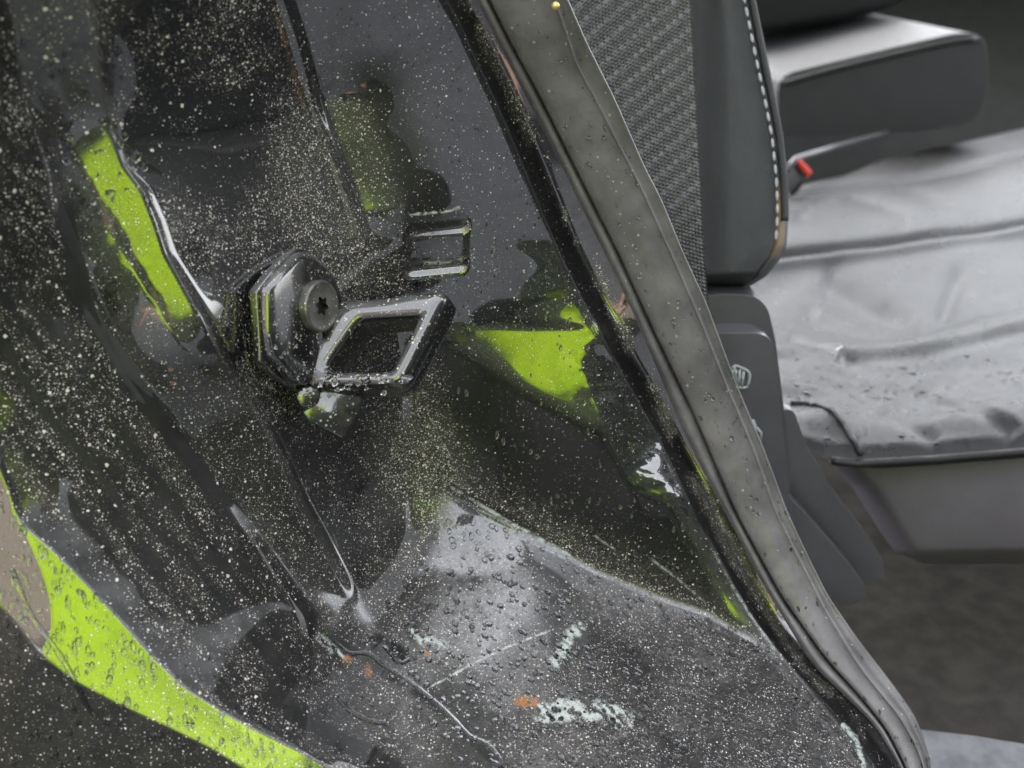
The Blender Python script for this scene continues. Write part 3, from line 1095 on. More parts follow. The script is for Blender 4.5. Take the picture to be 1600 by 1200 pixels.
# ================================================================== SEAT BELT
belt_r = curve_v([(1076, -60), (1078, 0), (1085, 130), (1092, 250), (1100, 400), (1107, 480), (1110, 560)])
bv = np.arange(-260, 540, 1.3)
bs = np.arange(0, 226, 1.3)
BS, BV = np.meshgrid(bs, bv)
BU = belt_r(BV) - 224 + BS
row_h, col_w = 6.0, 5.3
ci = BS / col_w
col_i = np.floor(ci)
rr = (BV + 0.26 * BS) / row_h + 0.5 * (col_i % 2)
row_i = np.floor(rr)
lx, ly = (ci - col_i - .5) * 2, (rr - row_i - .5) * 2
zig = np.abs(((col_i + 2 * row_i) % 10) - 5) / 5
hsh = vnoise(col_i * 7.13, row_i * 3.77, 5)
big = 0.80 + 0.25 * (zig > .55) - 0.45 * (zig < .15) + 0.35 * (hsh - .5)
bead_h = np.sqrt(np.clip(1 - (lx / .82) ** 2 - (ly / .92) ** 2, 0, 1)) * np.clip(big, 0.12, 1.1)
xs = BS / 224 - .5
belt_d = 0.474 + 0.010 * xs + 0.010 * xs ** 2 + 0.03 * sstep(300, 560, BV) * 0.5 - 0.0018 * bead_h
M_WEB = mat_simple("grey_webbing_yarn", (0.075, 0.073, 0.079), 0.28, spec=0.9, var=0.25, var_scale=300)
belt = grid_obj("seat_belt", at(BU, BV, belt_d), M_WEB)
tag(belt, "coarse woven grey seat belt webbing between weatherstrip and seat bolster", "seat belt")

# ================================================================== REAR SEAT
seat = empty("rear_seat", at(1450, 870, 0.58))
tag(seat, "near black leather car seat with stitched bolster and rain drops on cushion", "car seat")


def patch(name, uL, uR, v0, v1, dfn, mat, parent, nu=60, nv=60, attrs=None):
    v = np.linspace(v0, v1, nv)
    s = np.linspace(0, 1, nu)
    S, Vv = np.meshgrid(s, v)
    Uu = uL(Vv) * (1 - S) + uR(Vv) * S
    d = dfn(S, (Vv - v0) / (v1 - v0), Uu, Vv)
    at_ = {k: f(S, (Vv - v0) / (v1 - v0), Uu, Vv) for k, f in (attrs or {}).items()}
    return grid_obj(name, at(Uu, Vv, d), mat, parent, attrs=at_)


bolR = curve_v([(1163, -60), (1180, 0), (1200, 100), (1213, 160), (1223, 213), (1230, 277), (1232, 330), (1231, 352), (1229, 384), (1219, 405), (1197, 432), (1173, 447), (1150, 455)])
bolL = curve_v([(1050, -60), (1060, 200), (1070, 400), (1080, 455)])


def bol_d(S, T, Uu, Vv):
    r = bolR(Vv) - Uu
    d = 0.505 + 0.012 * sstep(60, 0, Uu - 1085)
    d = d - 0.006 * sstep(0, 60, r)
    d = d + 0.040 * np.clip(1 - r / 14, 0, 1) ** 2
    d = d + 0.0016 * np.exp(-((r - 17) / 3.0) ** 2)             # sunk seam
    d = d + 0.05 * np.clip((Vv - 425) / 30, 0, 1) ** 2
    d = d + 0.0012 * (fbm(Uu / 30, Vv / 45, 8) - .5)
    return d


def bol_stain(S, T, Uu, Vv):
    r = bolR(Vv) - Uu
    return 0.75 * sstep(22, 14, r) * sstep(2, 6, r) * sstep(270, 320, Vv) * sstep(415, 380, Vv) * (.4 + .8 * fbm(Uu / 8, Vv / 25, 3))


bol = patch("backrest_bolster", bolL, bolR, -300, 455, bol_d, M_BOLSTER, seat, 120, 220, dict(stain=bol_stain))
# rounded bead of piping on the bolster edge
pv = np.linspace(-300, 345, 90)
tube("piping", at(bolR(pv) - 5, pv, 0.5055), 0.0019, M_BOLSTER, bol, 8)
# stitches: one short thread each
stv = np.arange(-296, 372, 20.5)
st_me = None
for k, v in enumerate(stv):
    u = float(bolR(v)) - 17
    u2 = float(bolR(v + 14)) - 17
    p, q = at(u, v, 0.4995), at(u2, v + 14, 0.4995)
    if st_me is None:
        bm = bmesh.new()
        bmesh.ops.create_uvsphere(bm, u_segments=8, v_segments=6, radius=1.0)
        st_me = bpy.data.meshes.new("stitch")
        bm.to_mesh(st_me)
        bm.free()
        st_me.shade_smooth()
        st_me.materials.append(M_THREAD)
    o = bpy.data.objects.new("stitch", st_me)
    COL.objects.link(o)
    ax_ = Vector(q - p)
    o.matrix_world = Matrix.Translation(Vector((p + q) / 2)) @ ax_.to_track_quat('Z', 'Y').to_matrix().to_4x4() @ Matrix.Diagonal((0.0008, 0.0008, ax_.length * .56, 1))
    o.parent = bol
    o.matrix_parent_inverse = bol.matrix_world.inverted()

# cushion: level top, 0.27 m under the camera
H_SEAT = 0.2725
lineset = lambda pts: (lambda u: np.interp(u, [p[0] for p in pts], [p[1] for p in pts]))
l_back = lineset([(1150, 292), (1230, 277), (1317, 257), (1383, 230), (1450, 213), (1600, 182), (1680, 165)])
l_s1 = lineset([(1150, 312), (1230, 303), (1400, 283), (1600, 246), (1680, 232)])
l_s2 = lineset([(1150, 408), (1230, 400), (1400, 378), (1600, 348), (1680, 338)])
l_rd = lineset([(1150, 545), (1225, 549), (1330, 553), (1450, 540), (1600, 506), (1680, 490)])
l_fr = lineset([(1150, 640), (1235, 690), (1290, 703), (1340, 709), (1450, 703), (1600, 691), (1680, 686)])
cu = np.arange(1130, 1990, 3.0)
ct = np.linspace(0, 1, 260)
CU, CT = np.meshgrid(cu, ct)
CV = l_back(CU) * (1 - CT) + l_fr(CU) * CT
Q = at(CU, CV, depth_horizontal(CV, H_SEAT))
yy = Q[..., 1]
Hs = np.zeros(CU.shape)


def groove(line, depth, wpx):
    return -depth * np.exp(-((CV - line(CU)) / wpx) ** 2)


Hs += groove(l_s1, 0.010, 7) + groove(l_s2, .006, 5) + 0.004 * np.exp(-((CV - l_s2(CU) - 9) / 6) ** 2)
Hs += 0.006 * np.exp(-((CV - l_rd(CU) + 6) / 26) ** 2) - 0.0015 * np.exp(-((CV - l_rd(CU) - 14) / 9) ** 2)
Hs += 0.010 * np.sin(np.pi * np.clip((CV - l_s1(CU)) / (l_s2(CU) - l_s1(CU)), 0, 1)) + 0.012 * np.sin(np.pi * np.clip((CV - l_s2(CU)) / (l_rd(CU) - l_s2(CU)), 0, 1)) * -1
# diagonal wrinkles in the leather
for (a, b, w, hgt) in (((1330, 318), (1410, 352), 11, -.0022), ((1248, 352), (1276, 312), 10, -.0022), ((1400, 306), (1470, 332), 11, -.002), ((1260, 545), (1310, 560), 7, -.003), ((1240, 520), (1300, 550), 8, -.004),
                       ((1300, 430), (1420, 480), 16, -.006), ((1290, 470), (1370, 500), 14, .004), ((1440, 612), (1580, 678), 9, -.0016), ((1380, 652), (1460, 690), 9, -.0016), ((1470, 612), (1600, 668), 9, .0014),
                       ((1500, 420), (1480, 470), 14, -.004)):
    dd, par = polydist(CU, CV, [a, b])
    Hs += hgt * np.exp(-(dd / w) ** 2)
Hs += (fbm(CU / 130 + CV / 160, CV / 55, 19, 2) - .5) * 0.0085 * sstep(0, 60, l_fr(CU) - CV)
fan = fbm((CV - 560 - (CU - 1230) * .25) / 16, CU / 150, 61, 2) - .5
Hs += fan * .0025 * sstep(1420, 1240, CU) * sstep(420, 470, CV) * sstep(660, 600, CV)
# front edge rolls over
fe = np.clip((CV - l_fr(CU) + 15) / 15, 0, 1)
Hs += -0.006 * fe ** 2 + 0.003 * np.exp(-((CV - l_fr(CU) + 40) / 22) ** 2)
be = np.clip((l_back(CU) + 22 - CV) / 22, 0, 1)
Hs += -0.03 * be ** 2
Q[..., 2] += Hs
cush = grid_obj("seat_cushion", Q, M_LEATHER, seat)
# side of the cushion, hanging from the front edge
sideL = lineset([(690, 1255), (705, 1275), (760, 1330), (830, 1372), (868, 1400), (880, 1440), (900, 1470)])
st = np.linspace(0, 1, 70)
ss = np.linspace(0, 1, 90)
ST, SS = np.meshgrid(st, ss, indexing='ij')
vtop_ = lambda u: l_fr(u) + 4
SUu = sideL(710 + 172 * ST) * (1 - SS) + 1990 * SS
SVv = vtop_(SUu) * (1 - ST) + np.where(SUu > 1440, 881, 881 - (1440 - SUu) * .10) * ST
yside = at(1450, 700, depth_horizontal(l_fr(1450.0), H_SEAT + .014))[1]
dside = yside / (CP - (SVv - 600) / FP * SP)
dside = dside - 0.012 * np.sin(np.pi * np.clip(ST * .9 + .05, 0, 1)) ** .6 + 0.05 * np.clip((ST - .86) / .14, 0, 1) ** 2 + 0.06 * np.clip((.07 - SS) / .07, 0, 1) ** 2 + 0.002
grid_obj("cushion_side", at(SUu, SVv, dside), mat_leather("side_leather", (0.15, 0.135, 0.16), .5, 1500, .3), seat)


def seat_pt(u, v):
    """points on the cushion top under photo positions of its flat blank"""
    u, v = np.asarray(u, float), np.asarray(v, float)
    j = np.clip(np.round((u - cu[0]) / 3.0).astype(int), 0, len(cu) - 1)
    t = (v - l_back(u)) / (l_fr(u) - l_back(u))
    i = np.clip(np.round(t * 259).astype(int), 0, 259)
    return Q[i, j]


pu = np.linspace(1300, 1984, 100)
tube("piping", seat_pt(pu, l_fr(pu)) + np.array([0, -.001, 0]), .0026, M_LEATHER, cush, 8)
pu = np.linspace(1318, 1984, 100)
pvv = l_fr(pu) + 19 - 5 * (1 - sstep(1310, 1380, pu))
tube("piping", at(pu, pvv, yside / (CP - (pvv - 600) / FP * SP) - .005), .0022, M_LEATHER, cush, 8)
# curved corner seam
cs = smooth_curve([(1236, 632), (1262, 636), (1290, 650), (1318, 674), (1345, 706)], 6)
tube("corner_seam", seat_pt(cs[:, 0], cs[:, 1]) + np.array([0, 0, .0005]), .0020, M_LEATHER, cush, 8)

# ================================================================== FAR SEAT
far = empty("far_seat", at(1380, 200, 1.5))
tag(far, "far black leather seat cushion with pale gloss on its top edge", "car seat")
NY = np.array([0.10, -1.0, 0.0])
NY /= np.linalg.norm(NY)
PF = at(1380, 150, 1.32)
fo = corner_round([(1215, 118), (1300, 97), (1420, 68), (1500, 50), (1538, 55), (1546, 95), (1544, 145), (1525, 190), (1440, 205), (1215, 215)], 26, 4)
fp = on_plane(np.array([p[0] for p in fo]), np.array([p[1] for p in fo]), PF, NY)
prism("seat_cushion", fp, -NY * 0.42, M_BOLSTER, far, 0.034, 7)
fp2 = on_plane(np.array([1150., 1240, 1330, 1390, 1440, 1440, 1150]), np.array([62., 48, 34, 18, -8, -90, -90]), PF + np.array([0, .22, 0]), NY)
prism("backrest", fp2, -NY * 0.15, M_DARK, far, 0.018, 4)
sp_ = np.stack([np.linspace(1225, 1525, 30), np.interp(np.linspace(1225, 1525, 30), [1225, 1300, 1420, 1500, 1525], [124, 103, 74, 57, 56])], 1)
tube("piping", on_plane(sp_[:, 0], sp_[:, 1] + 6, PF + NY * .002, NY), .0045, M_LEATHER, far, 8)

# buckle between the seats
buckle = empty("seat_belt_buckle", at(1255, 268, 1.10))
tag(buckle, "small red seat belt release button between the two seats", "buckle")
NBk = camdir(0.2, .5, -1)
NBk /= np.linalg.norm(NBk)
PBk = at(1254, 258, 1.08)
bp = on_plane(np.array([1240., 1247, 1271, 1264]), np.array([247., 243, 268, 273]), PBk, NBk)
prism("release_button", bp, -NBk * .014, M_RED, buckle, .002, 3)
bp = on_plane(np.array([1234., 1244, 1266, 1254]), np.array([252., 246, 274, 284]), PBk - NBk * .003, NBk)
prism("buckle_body", bp, -NBk * .03, M_DARK, buckle, .003, 3)
tube("stalk", at(np.array([1228., 1244, 1300, 1386]), np.array([268., 248, 231, 208]), np.array([1.07, 1.085, 1.17, 1.30])), .0035, M_PLASTIC, buckle, 8)

# ================================================================== PLASTIC TRIM BESIDE THE SEAT
trim = empty("anchor_trim", at(1200, 800, 0.53))
tag(trim, "grey plastic anchor cover with pale child seat symbol beside the seat", "trim cover")
NTp = np.array([0.0, -1.0, 0.06])
NTp /= np.linalg.norm(NTp)
PTp = at(1170, 600, 0.515)
to = corner_round([(1060, 520), (1186, 520), (1206, 530), (1213, 570), (1222, 660), (1233, 745), (1236, 800), (1250, 860), (1060, 860)], 14, 4)
tp = on_plane(np.array([p[0] for p in to]), np.array([p[1] for p in to]), PTp, NTp)
prism("housing", tp, -NTp * .07, M_PLASTIC, trim, .010, 6)
# column rising on its right, and curved lid behind
to = corner_round([(1060, 470), (1130, 458), (1180, 462), (1200, 480), (1212, 530), (1228, 660), (1240, 760), (1060, 760)], 12, 4)
tp = on_plane(np.array([p[0] for p in to]), np.array([p[1] for p in to]), PTp - NTp * .016, NTp)
prism("lid", tp, -NTp * .05, M_PLASTIC, trim, .006, 4)
for nm, px, off in (("lower_flange", [(1190, 740), (1232, 775), (1262, 806), (1330, 885), (1355, 920), (1352, 938), (1322, 950), (1296, 934), (1200, 820)], -.004),
                    ("lower_flange", [(1222, 640), (1240, 640), (1262, 700), (1300, 765), (1350, 830), (1381, 878), (1380, 902), (1354, 916), (1300, 860), (1225, 770)], -.020)):
    px = corner_round(px, 10, 3)
    tp = on_plane(np.array([p[0] for p in px]), np.array([p[1] for p in px]), PTp + NTp * off, NTp)
    prism(nm, tp, -NTp * .012, M_PLASTIC, trim, .003, 3)


def symbol(px, name):
    px = np.array(px, float)
    pts = on_plane(px[:, 0], px[:, 1], PTp + NTp * .0012, NTp)
    return pts


sym = empty  # (symbol strokes are joined in one relief mesh)
strokes = [corner_round([(1144, 574), (1150, 571), (1168, 579), (1172, 586), (1169, 604), (1160, 607), (1149, 602), (1144, 590)], 4, 3)]
segs_ = [np.array(strokes[0] + [strokes[0][0]]), np.array([(1150, 578), (1149, 588), (1152, 598)]), np.array([(1156, 577), (1154, 604)]), np.array([(1162, 580), (1159, 605)]), np.array([(1147, 572), (1150, 590)]),
         np.array([(1176, 656), (1181, 668), (1180, 690)]), np.array([(1182, 668), (1189, 676), (1188, 690)])]
bmS = bmesh.new()
for sg in segs_:
    pts = on_plane(sg[:, 0], sg[:, 1], PTp + NTp * .0006, NTp)
    tmp = tube("tmp", pts, .0008, M_SYMBOL, None, 6)
    bmS.from_mesh(tmp.data)
    me_ = tmp.data
    bpy.data.objects.remove(tmp)
    bpy.data.meshes.remove(me_)
me = bpy.data.meshes.new("child_seat_symbol")
bmS.to_mesh(me)
bmS.free()
me.shade_smooth()
me.materials.append(M_SYMBOL)
o = bpy.data.objects.new("child_seat_symbol", me)
COL.objects.link(o)
o.parent = trim
o.matrix_parent_inverse = trim.matrix_world.inverted()
o['label'] = "pale raised child seat symbol"

# ================================================================== FLOOR, SILL PLATE, CABIN SIDE
fx_ = np.linspace(0.05, 1.6, 120)
fy_ = np.linspace(0.30, 2.2, 140)
FX, FY = np.meshgrid(fx_, fy_)
FZ = CAM_Z - 0.47 + (fbm(FX * 30, FY * 30, 4) - .5) * .008
fl = grid_obj("floor", np.stack([FX, FY, FZ], -1), M_CARPET, flip=True)
tag(fl, "brown grey carpet on the car floor under the seat", kind="structure")
sill_n = np.array([0, -.25, 1.0])
sill_n /= np.linalg.norm(sill_n)
pS = at(1520, 1190, .56)
px = np.array([(1380, 1132), (1440, 1138), (1520, 1147), (1600, 1160), (2050, 1210), (2050, 1300), (1380, 1300)], float)
sp = prism("sill_plate", on_plane(px[:, 0], px[:, 1], pS, sill_n), -sill_n * .01, M_SILL, None, .002, 3)
tag(sp, "pale grey scuffed sill plate in the lower right corner", "sill plate")
cw_ = np.linspace(0, 1, 40)
WX, WZ = np.meshgrid(np.linspace(-.1, 2.2, 60), np.linspace(CAM_Z - .47, CAM_Z - .08, 60))
WY = 2.0 - 0.25 * WX - 0.06 * np.exp(-((WX - 1.02 + .5 * (WZ - CAM_Z)) / .03) ** 2) + 0.03 * np.sin(WZ * 9)
cw2 = grid_obj("cabin_side", np.stack([WX, WY, WZ], -1), mat_simple("grey_cabin_side", (.035, .036, .038), .45, 700, .2, var=.2), flip=False)
tag(cw2, "dark plastic side of the cabin behind the far seat", kind="structure")

# ================================================================== RAIN
DOME_A, DOME_R = 9, 4


def dome_batch(name, items, label, parent=None):
    """items: (point, normal, radius, stretch, stretch_dir, height)"""
    vs, fs = [], []
    for p, n, r, stv_, sd_, hh in items:
        n = n / np.linalg.norm(n)
        e1 = sd_ - n * (sd_ @ n)
        e1 /= np.linalg.norm(e1) + 1e-9
        e2 = np.cross(n, e1)
        b0 = len(vs)
        ph = random.random() * 6
        for j in range(DOME_R):
            f = j / DOME_R
            rad, z = math.cos(f * math.pi / 2) ** .8, math.sin(f * math.pi / 2)
            for k in range(DOME_A):
                t = 2 * math.pi * k / DOME_A + ph
                w = 1 + .14 * math.sin(2 * t + ph) + .08 * math.sin(3 * t - ph)
                vs.append(p + e1 * (r * stv_ * rad * w * math.cos(t)) + e2 * (r * rad * w * math.sin(t)) + n * (r * hh * z - r * .05))
        vs.append(p + n * (r * hh))
        for j in range(DOME_R - 1):
            for k in range(DOME_A):
                fs.append((b0 + j * DOME_A + k, b0 + j * DOME_A + (k + 1) % DOME_A, b0 + (j + 1) * DOME_A + (k + 1) % DOME_A, b0 + (j + 1) * DOME_A + k))
        top = b0 + DOME_R * DOME_A
        for k in range(DOME_A):
            fs.append((b0 + (DOME_R - 1) * DOME_A + k, b0 + (DOME_R - 1) * DOME_A + (k + 1) % DOME_A, top))
        fs.append(tuple(b0 + k for k in range(DOME_A))[::-1])
    o = mesh_obj(name, vs, fs, M_WATER, parent)
    tag(o, label, None, None, "stuff")
    return o


def panel_normal(u, v):
    x = np.clip(np.round((u - gu[0]) / STEP).astype(int), 0, len(gu) - 1)
    y = np.clip(np.round((v - gv[0]) / STEP).astype(int), 0, len(gv) - 1)
    return PN[y, x]


items = []
down = np.array([0, 0, -1.0])


def drop_on_panel(u, v, rpx, st_=1.0, sd_=None, hh=.55):
    p = at(u, v, float(panel_depth(u, v)))
    n = panel_normal(np.array(u), np.array(v))
    r = rpx * float(panel_depth(u, v)) / FP
    items.append((p, n, r, st_, down if sd_ is None else sd_, hh))


def region_drops(count, test, sizes, stretch=(1, 1.4), hh=(.4, .7)):
    k = 0
    tries = 0
    while k < count and tries < count * 60:
        tries += 1
        u, v = RNG.uniform(-20, 1420), RNG.uniform(-20, 1220)
        if u > sL(v) - 4 or not test(u, v):
            continue
        drop_on_panel(u, v, sizes[0] + (sizes[1] - sizes[0]) * RNG.uniform() ** 2.2, RNG.uniform(*stretch), None, RNG.uniform(*hh))
        k += 1


in_sill = lambda u, v: v > np.interp(u, gu, crease[0]) + 6 and u > max(cB(v), cL(v)) + 30 and u < cF(v) - 4
region_drops(1250, in_sill, (1.5, 5.6), (1, 1.5), (.5, .85))
region_drops(330, lambda u, v: cA(v) < u < cB(v), (1.6, 5.0), (1.2, 2.6), (.3, .5))
region_drops(330, lambda u, v: cE(v) + 20 < u < cF(v) and v < 520 and u > 480, (1.0, 2.8))
region_drops(150, lambda u, v: 640 < u < cF(v) and 480 < v < 900 and v < np.interp(u, gu, crease[0]) - 20, (1.0, 3.6), (1, 2.4))
region_drops(70, lambda u, v: 30 < u < 260 and v < 320 and u > cL(v) - 30 and u < cR(v) + 30, (3.5, 9.0))
region_drops(200, lambda u, v: cB(v) < u < cL(v), (1.4, 3.6))
region_drops(260, lambda u, v: cR(v) + 10 < u < 720 and v < 760, (1.0, 2.2))
region_drops(60, lambda u, v: u < cA(v) - 4, (3, 7))
dome_batch("rain_drops", items, "rain drops beading on the black painted jamb and sill")

# seal drops
items = []
for k in range(260):
    v = RNG.uniform(-20, 1200)
    f = RNG.uniform(.08, .97)
    u = float(sG(v) + (sR(v) - sG(v)) * f)
    r = 1.0 + 2.4 * RNG.uniform() ** 2.5
    d = float(seal_depth(u, v)[0])
    items.append((at(u, v, d), camdir(.1, .25, -1), r * d / FP, RNG.uniform(1, 1.8), down, .5))
dome_batch("rain_drops", items, "fine rain drops scattered on the grey weatherstrip")
# seat drops
items = []
QN = np.cross(np.gradient(Q, axis=1), np.gradient(Q, axis=0))
QN /= np.linalg.norm(QN, axis=-1)[..., None]
QN *= np.sign(QN[..., 2:3])
for k in range(300):
    i = int(np.clip(260 * (0.62 + .36 * RNG.normal(0.45, .32)), 120, 256))
    j = RNG.integers(35, 178)
    r = 1.6 + 3.0 * RNG.uniform() ** 2
    items.append((Q[i, j], QN[i, j], r * .6 / FP, RNG.uniform(1, 1.5), np.array([1., 0, 0]), .32))
dome_batch("rain_drops", items, "rain drops lying on the near leather cushion")
# striker drops along the lower bar
items = []
for k in range(46):
    u, v = RNG.uniform(470, 640), RNG.choice([RNG.uniform(588, 600), RNG.uniform(583, 618)])
    p = on_plane(np.array([u]), np.array([v]), PL + NL * .0002, NL)[0]
    items.append((p, NL + np.array([0, 0, .2]), RNG.uniform(.0004, .0012), RNG.uniform(1, 1.5), np.array([1., 0, 0]), .7))
for k in range(40):
    u, v = RNG.uniform(425, 530), RNG.uniform(500, 595)
    p = on_plane(np.array([u]), np.array([v]), PB + NB * .0046, NB)[0]
    items.append((p, NB, RNG.uniform(.0003, .0009), 1.1, down, .6))
dome_batch("rain_drops", items, "rain drops clinging to the door striker")

# rivulets running over the sill
M_ = []
for k, (pts, w) in enumerate((([(505, 975), (520, 1000), (545, 1020), (575, 1022), (600, 1040), (640, 1065), (690, 1105), (735, 1150), (760, 1162), (780, 1185), (792, 1215)], 4.2),
                              ([(528, 1090), (548, 1112), (580, 1128), (602, 1130)], 4.5), ([(20, 890), (50, 960), (85, 1010), (110, 1050), (138, 1105), (150, 1120)], 4.2), ([(600, 1010), (625, 1035), (640, 1030)], 3.5))):
    c = smooth_curve(pts, 8)
    d = panel_depth(c[:, 0], c[:, 1])
    rr_ = w * d / FP * (0.75 + 0.6 * fbm(c[:, 0] / 14, c[:, 1] / 14, k + 3, 2))
    o = tube("water_rivulet", at(c[:, 0], c[:, 1], d + .0003), rr_, M_WATER, None, 10)
    tag(o, ["winding rivulet of water across the wet sill", "short rivulet of water on the pale sill patch", "thin water rivulet on the neon green outer lip", "small hooked rivulet beside the white scuffs and painted sky glints"][k], "water", kind="stuff")

# ================================================================== ROOF OVER THE CABIN, OPEN DOOR
RX, RY = np.meshgrid(np.linspace(-1.2, 2.4, 30), np.linspace(.50, 1.55, 24))
RZ = 1.60 + .06 * np.sin(np.pi * (RY - .50) / 1.05) - .08 * np.clip((.58 - RY) / .08, 0, 1) ** 2 - .03 * (RX - .4) ** 2
grid_obj("roof", np.stack([RX, RY, RZ], -1), M_HEAD, car)

H0, H1 = np.array([.93, .42]), np.array([.66, -.75])


def door_pt(t, z, off=0.0):
    dr = (H1 - H0) / np.linalg.norm(H1 - H0)
    nn = np.array([dr[1], -dr[0]])
    q = H0 + (H1 - H0) * t + nn * off
    return np.array([q[0], q[1], z])


ddr = (H1 - H0) / np.linalg.norm(H1 - H0)
dnn = np.array([ddr[1], -ddr[0], 0.0])
if dnn[0] > 0:
    dnn = -dnn
door = empty("open_door", door_pt(.5, .27))
tag(door, "open black rear door beside the opening, mirrored dark in the dusty paint", "car door")
prism("door_panel", [door_pt(t, z) for t, z in ((0, .27), (0, 1.02), (.3, 1.04), (1, 1.07), (1.03, .9), (1.0, .5), (.9, .27))], -dnn * .09, M_DARK, door, .02, 3)
prism("armrest", [door_pt(t, z) + dnn * .06 for t, z in ((.12, .80), (.15, .86), (.70, .87), (.74, .82), (.68, .77))], -dnn * .06, M_LEATHER, door, .015, 3)
prism("window_pane", [door_pt(t, z) - dnn * .045 for t, z in ((0.03, 1.0), (.10, 1.5), (.9, 1.5), (1.0, 1.05))], -dnn * .005, M_GLASS, door, 0)
tube("window_frame", [door_pt(t, z) - dnn * .045 for t, z in ((0.0, 1.0), (.06, 1.3), (.11, 1.5), (.3, 1.53), (.88, 1.52), (.96, 1.4), (1.02, 1.04))], .022, M_DARK, door, 8)

# ================================================================== GROUND AND PHOTOGRAPHER (seen as reflections)
gs = mesh_obj("ground", [(-300, -300, 0), (300, -300, 0), (300, 300, 0), (-300, 300, 0)], [(0, 1, 2, 3)], M_GROUND)
tag(gs, "wet asphalt ground outside the car", kind="structure")


house = empty("house", (-5, -7.0, 0))
tag(house, "beige rendered house across the yard, mirrored as tan patches in the paint", "house")
M_RENDER = mat_simple("beige_render", (0.36, 0.29, 0.235), 0.9, 40, 0.4, 0.01, var=0.12, var_scale=2)
M_TILE = mat_simple("brown_roof_tile", (0.10, 0.07, 0.055), 0.8, 30, 0.5, 0.02, var=0.3, var_scale=3)
M_FRAME = mat_simple("white_window_frame", (0.7, 0.7, 0.7), 0.5)


def slab(name, x0, x1, y0, y1, z0, z1, mat, parent, bev=.01):
    return prism(name, [(x0, y0, z0), (x1, y0, z0), (x1, y0, z1), (x0, y0, z1)], (0, y1 - y0, 0), mat, parent, bev, 2)


slab("wall", -9, -.9, -7.0, -7.4, 0, 4.2, M_RENDER, house)
prism("roof", [(-9.4, -6.6, 4.1), (-.5, -6.6, 4.1), (-.5, -10, 6.4), (-9.4, -10, 6.4)], (0, 0, .15), M_TILE, house, .02, 2)
for x in (-7, -4.2):
    w_ = slab("window", x - .7, x + .7, -6.95, -7.05, 1.2, 2.7, M_FRAME, house)
    slab("pane", x - .6, x + .6, -6.93, -6.96, 1.3, 2.6, M_GLASS, w_, 0)


hx, hz = np.meshgrid(np.linspace(-.6, 14, 260), np.linspace(0, 1, 90))
hh_ = 3.4 * np.minimum(hz * 1.35, 1) + .25 * (fbm(hx * 2, hz * 3, 21) - .5)
hy_ = -6.2 - 1.4 * np.clip((hz - .74) / .26, 0, 1) + .5 * (fbm(hx * 3, hz * 14, 22, 5) - .5)
hg = grid_obj("added_dark_hedge", np.stack([hx, hy_, hh_], -1), mat_simple("added_hedge_foliage", (0.012, 0.018, 0.010), .8, 12, 1.0, .1, var=.5, var_scale=9))  # unseen, added to keep bright sky out of the paint's reflections
tag(hg, "unseen dark foliage wall added behind the photographer to blacken reflections", kind="stuff")


def skin(name, verts, edges, radii, mat, parent=None, root=0, sub=2):
    me = bpy.data.meshes.new(name)
    me.from_pydata(verts, edges, [])
    o = bpy.data.objects.new(name, me)
    COL.objects.link(o)
    sm = o.modifiers.new("skin", 'SKIN')
    if not me.skin_vertices:
        me.skin_vertices.new() if hasattr(me.skin_vertices, "new") else None
    layer = me.skin_vertices[0].data
    for i, r in enumerate(radii):
        layer[i].radius = r if isinstance(r, tuple) else (r, r)
        layer[i].use_root = (i == root)
    ss_ = o.modifiers.new("subsurf", 'SUBSURF')
    ss_.levels = ss_.render_levels = sub
    me.materials.append(mat)
    sm.use_smooth_shade = True
    if parent:
        o.parent = parent
    return o


PX, PY = 0.03, -0.86
body_v = [(PX, PY, .95), (PX, PY, 1.15), (PX, PY, 1.38), (PX, PY + .02, 1.50), (PX, PY + .04, 1.60), (PX, PY + .05, 1.70),
          (PX - .20, PY, 1.41), (PX - .29, PY - .02, 1.13), (PX - .30, PY + .06, .88), (PX - .30, PY + .09, .80),
          (PX + .19, PY, 1.41), (PX + .30, PY + .20, 1.22), (PX + .17, PY + .62, 1.13), (PX + .085, PY + .76, 1.08),
          (PX - .10, PY, .88), (PX - .11, PY + .03, .48), (PX - .11, PY, .08), (PX - .12, PY + .14, .04),
          (PX + .10, PY, .88), (PX + .11, PY + .03, .48), (PX + .11, PY, .08), (PX + .12, PY + .14, .04)]
body_e = [(0, 1), (1, 2), (2, 3), (3, 4), (4, 5), (2, 6), (6, 7), (7, 8), (8, 9), (2, 10), (10, 11), (11, 12), (12, 13), (0, 14), (14, 15), (15, 16), (16, 17), (0, 18), (18, 19), (19, 20), (20, 21)]
body_r = [(.15, .11), (.14, .11), (.15, .11), (.055, .055), (.085, .095), (.07, .085), .055, .045, .032, .035, .055, .045, .032, .035, .085, .06, .045, .035, .085, .06, .045, .035]
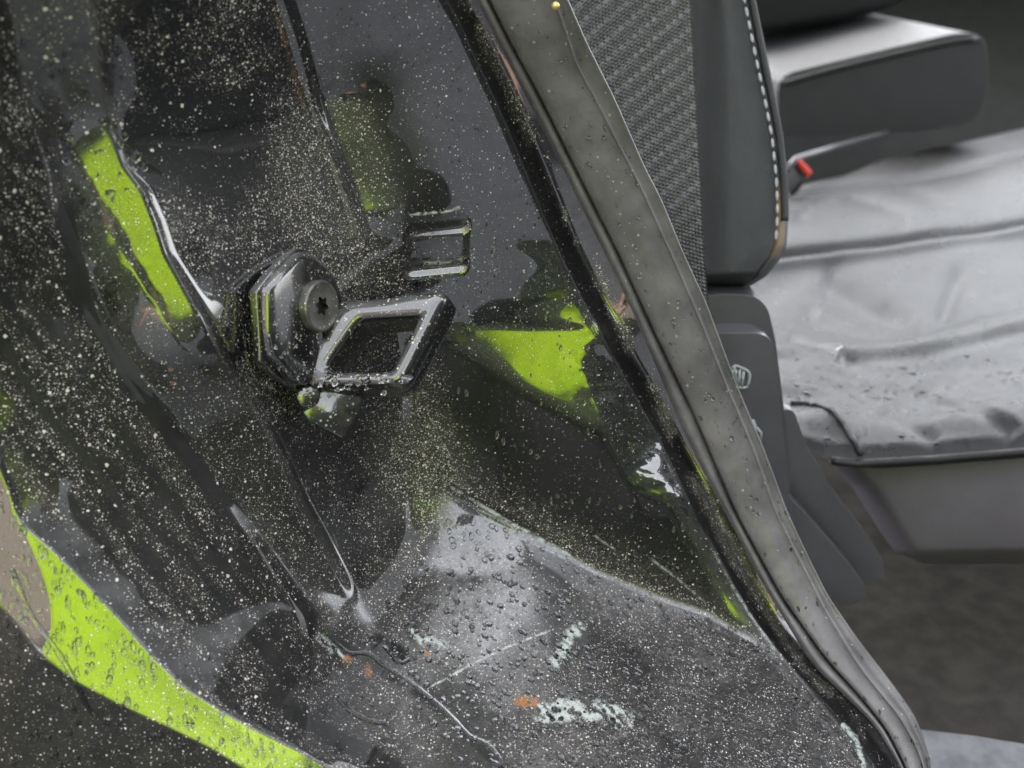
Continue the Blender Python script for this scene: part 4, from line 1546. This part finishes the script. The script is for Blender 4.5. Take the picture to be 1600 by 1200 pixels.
for hi, sx in ((9, -1), (13, 1)):
    h0 = Vector(body_v[hi])
    fw = (h0 - Vector(body_v[hi - 1])).normalized()
    sd = Vector((sx, 0, 0)).cross(fw).normalized()
    for q, (o_, ln_) in enumerate(((-.030, .075), (-.010, .085), (.010, .080), (.028, .065))):
        a_i = len(body_v)
        p1 = h0 + sd * o_ + fw * .05
        body_v += [tuple(p1), tuple(p1 + fw * ln_ * .5 + Vector((-sx * .012, 0, 0))), tuple(p1 + fw * ln_ + Vector((-sx * .035, 0, 0)))]
        body_e += [(hi, a_i), (a_i, a_i + 1), (a_i + 1, a_i + 2)]
        body_r += [.010, .009, .008]
    a_i = len(body_v)
    body_v += [tuple(h0 - sd * .035 + fw * .01 + Vector((-sx * .02, 0, 0))), tuple(h0 - sd * .05 + fw * .045 + Vector((-sx * .035, 0, 0)))]
    body_e += [(hi, a_i), (a_i, a_i + 1)]
    body_r += [.011, .009]
person = skin("person", body_v, body_e, body_r, M_SKIN)
tag(person, "person in neon hi-vis jacket seen as green reflections in the paint", "person")
jv = body_v[:4] + body_v[6:9] + body_v[10:13] + [(PX, PY, .80)]
je = [(0, 1), (1, 2), (2, 3), (2, 4), (4, 5), (5, 6), (2, 7), (7, 8), (8, 9), (0, 10)]
jr = [(.25, .16), (.25, .16), (.24, .15), (.085, .08), .10, .09, .065, .10, .09, .065, (.25, .16)]
jk = skin("jacket", jv, je, jr, M_HIVIS, person, 1, 4)
tex_ = bpy.data.textures.new("folds", 'CLOUDS')
tex_.noise_scale = 0.16
dm = jk.modifiers.new("folds", 'DISPLACE')
dm.texture = tex_
dm.texture_coords = 'GLOBAL'
dm.strength = 0.06
tv = [(PX, PY, .92)] + body_v[14:17] + body_v[18:21]
te = [(0, 1), (1, 2), (2, 3), (0, 4), (4, 5), (5, 6)]
skin("trousers", tv, te, [(.20, .14), .14, .125, .10, .14, .125, .10], M_TROUSER, person, 0)
bm = bmesh.new()
bmesh.ops.create_uvsphere(bm, u_segments=20, v_segments=12, radius=.115)
bmesh.ops.translate(bm, verts=bm.verts, vec=(PX, PY + .015, 1.69))
me = bpy.data.meshes.new("hair")
bm.to_mesh(me)
bm.free()
me.shade_smooth()
me.materials.append(M_HAIR)
o = bpy.data.objects.new("hair", me)
COL.objects.link(o)
o.parent = person
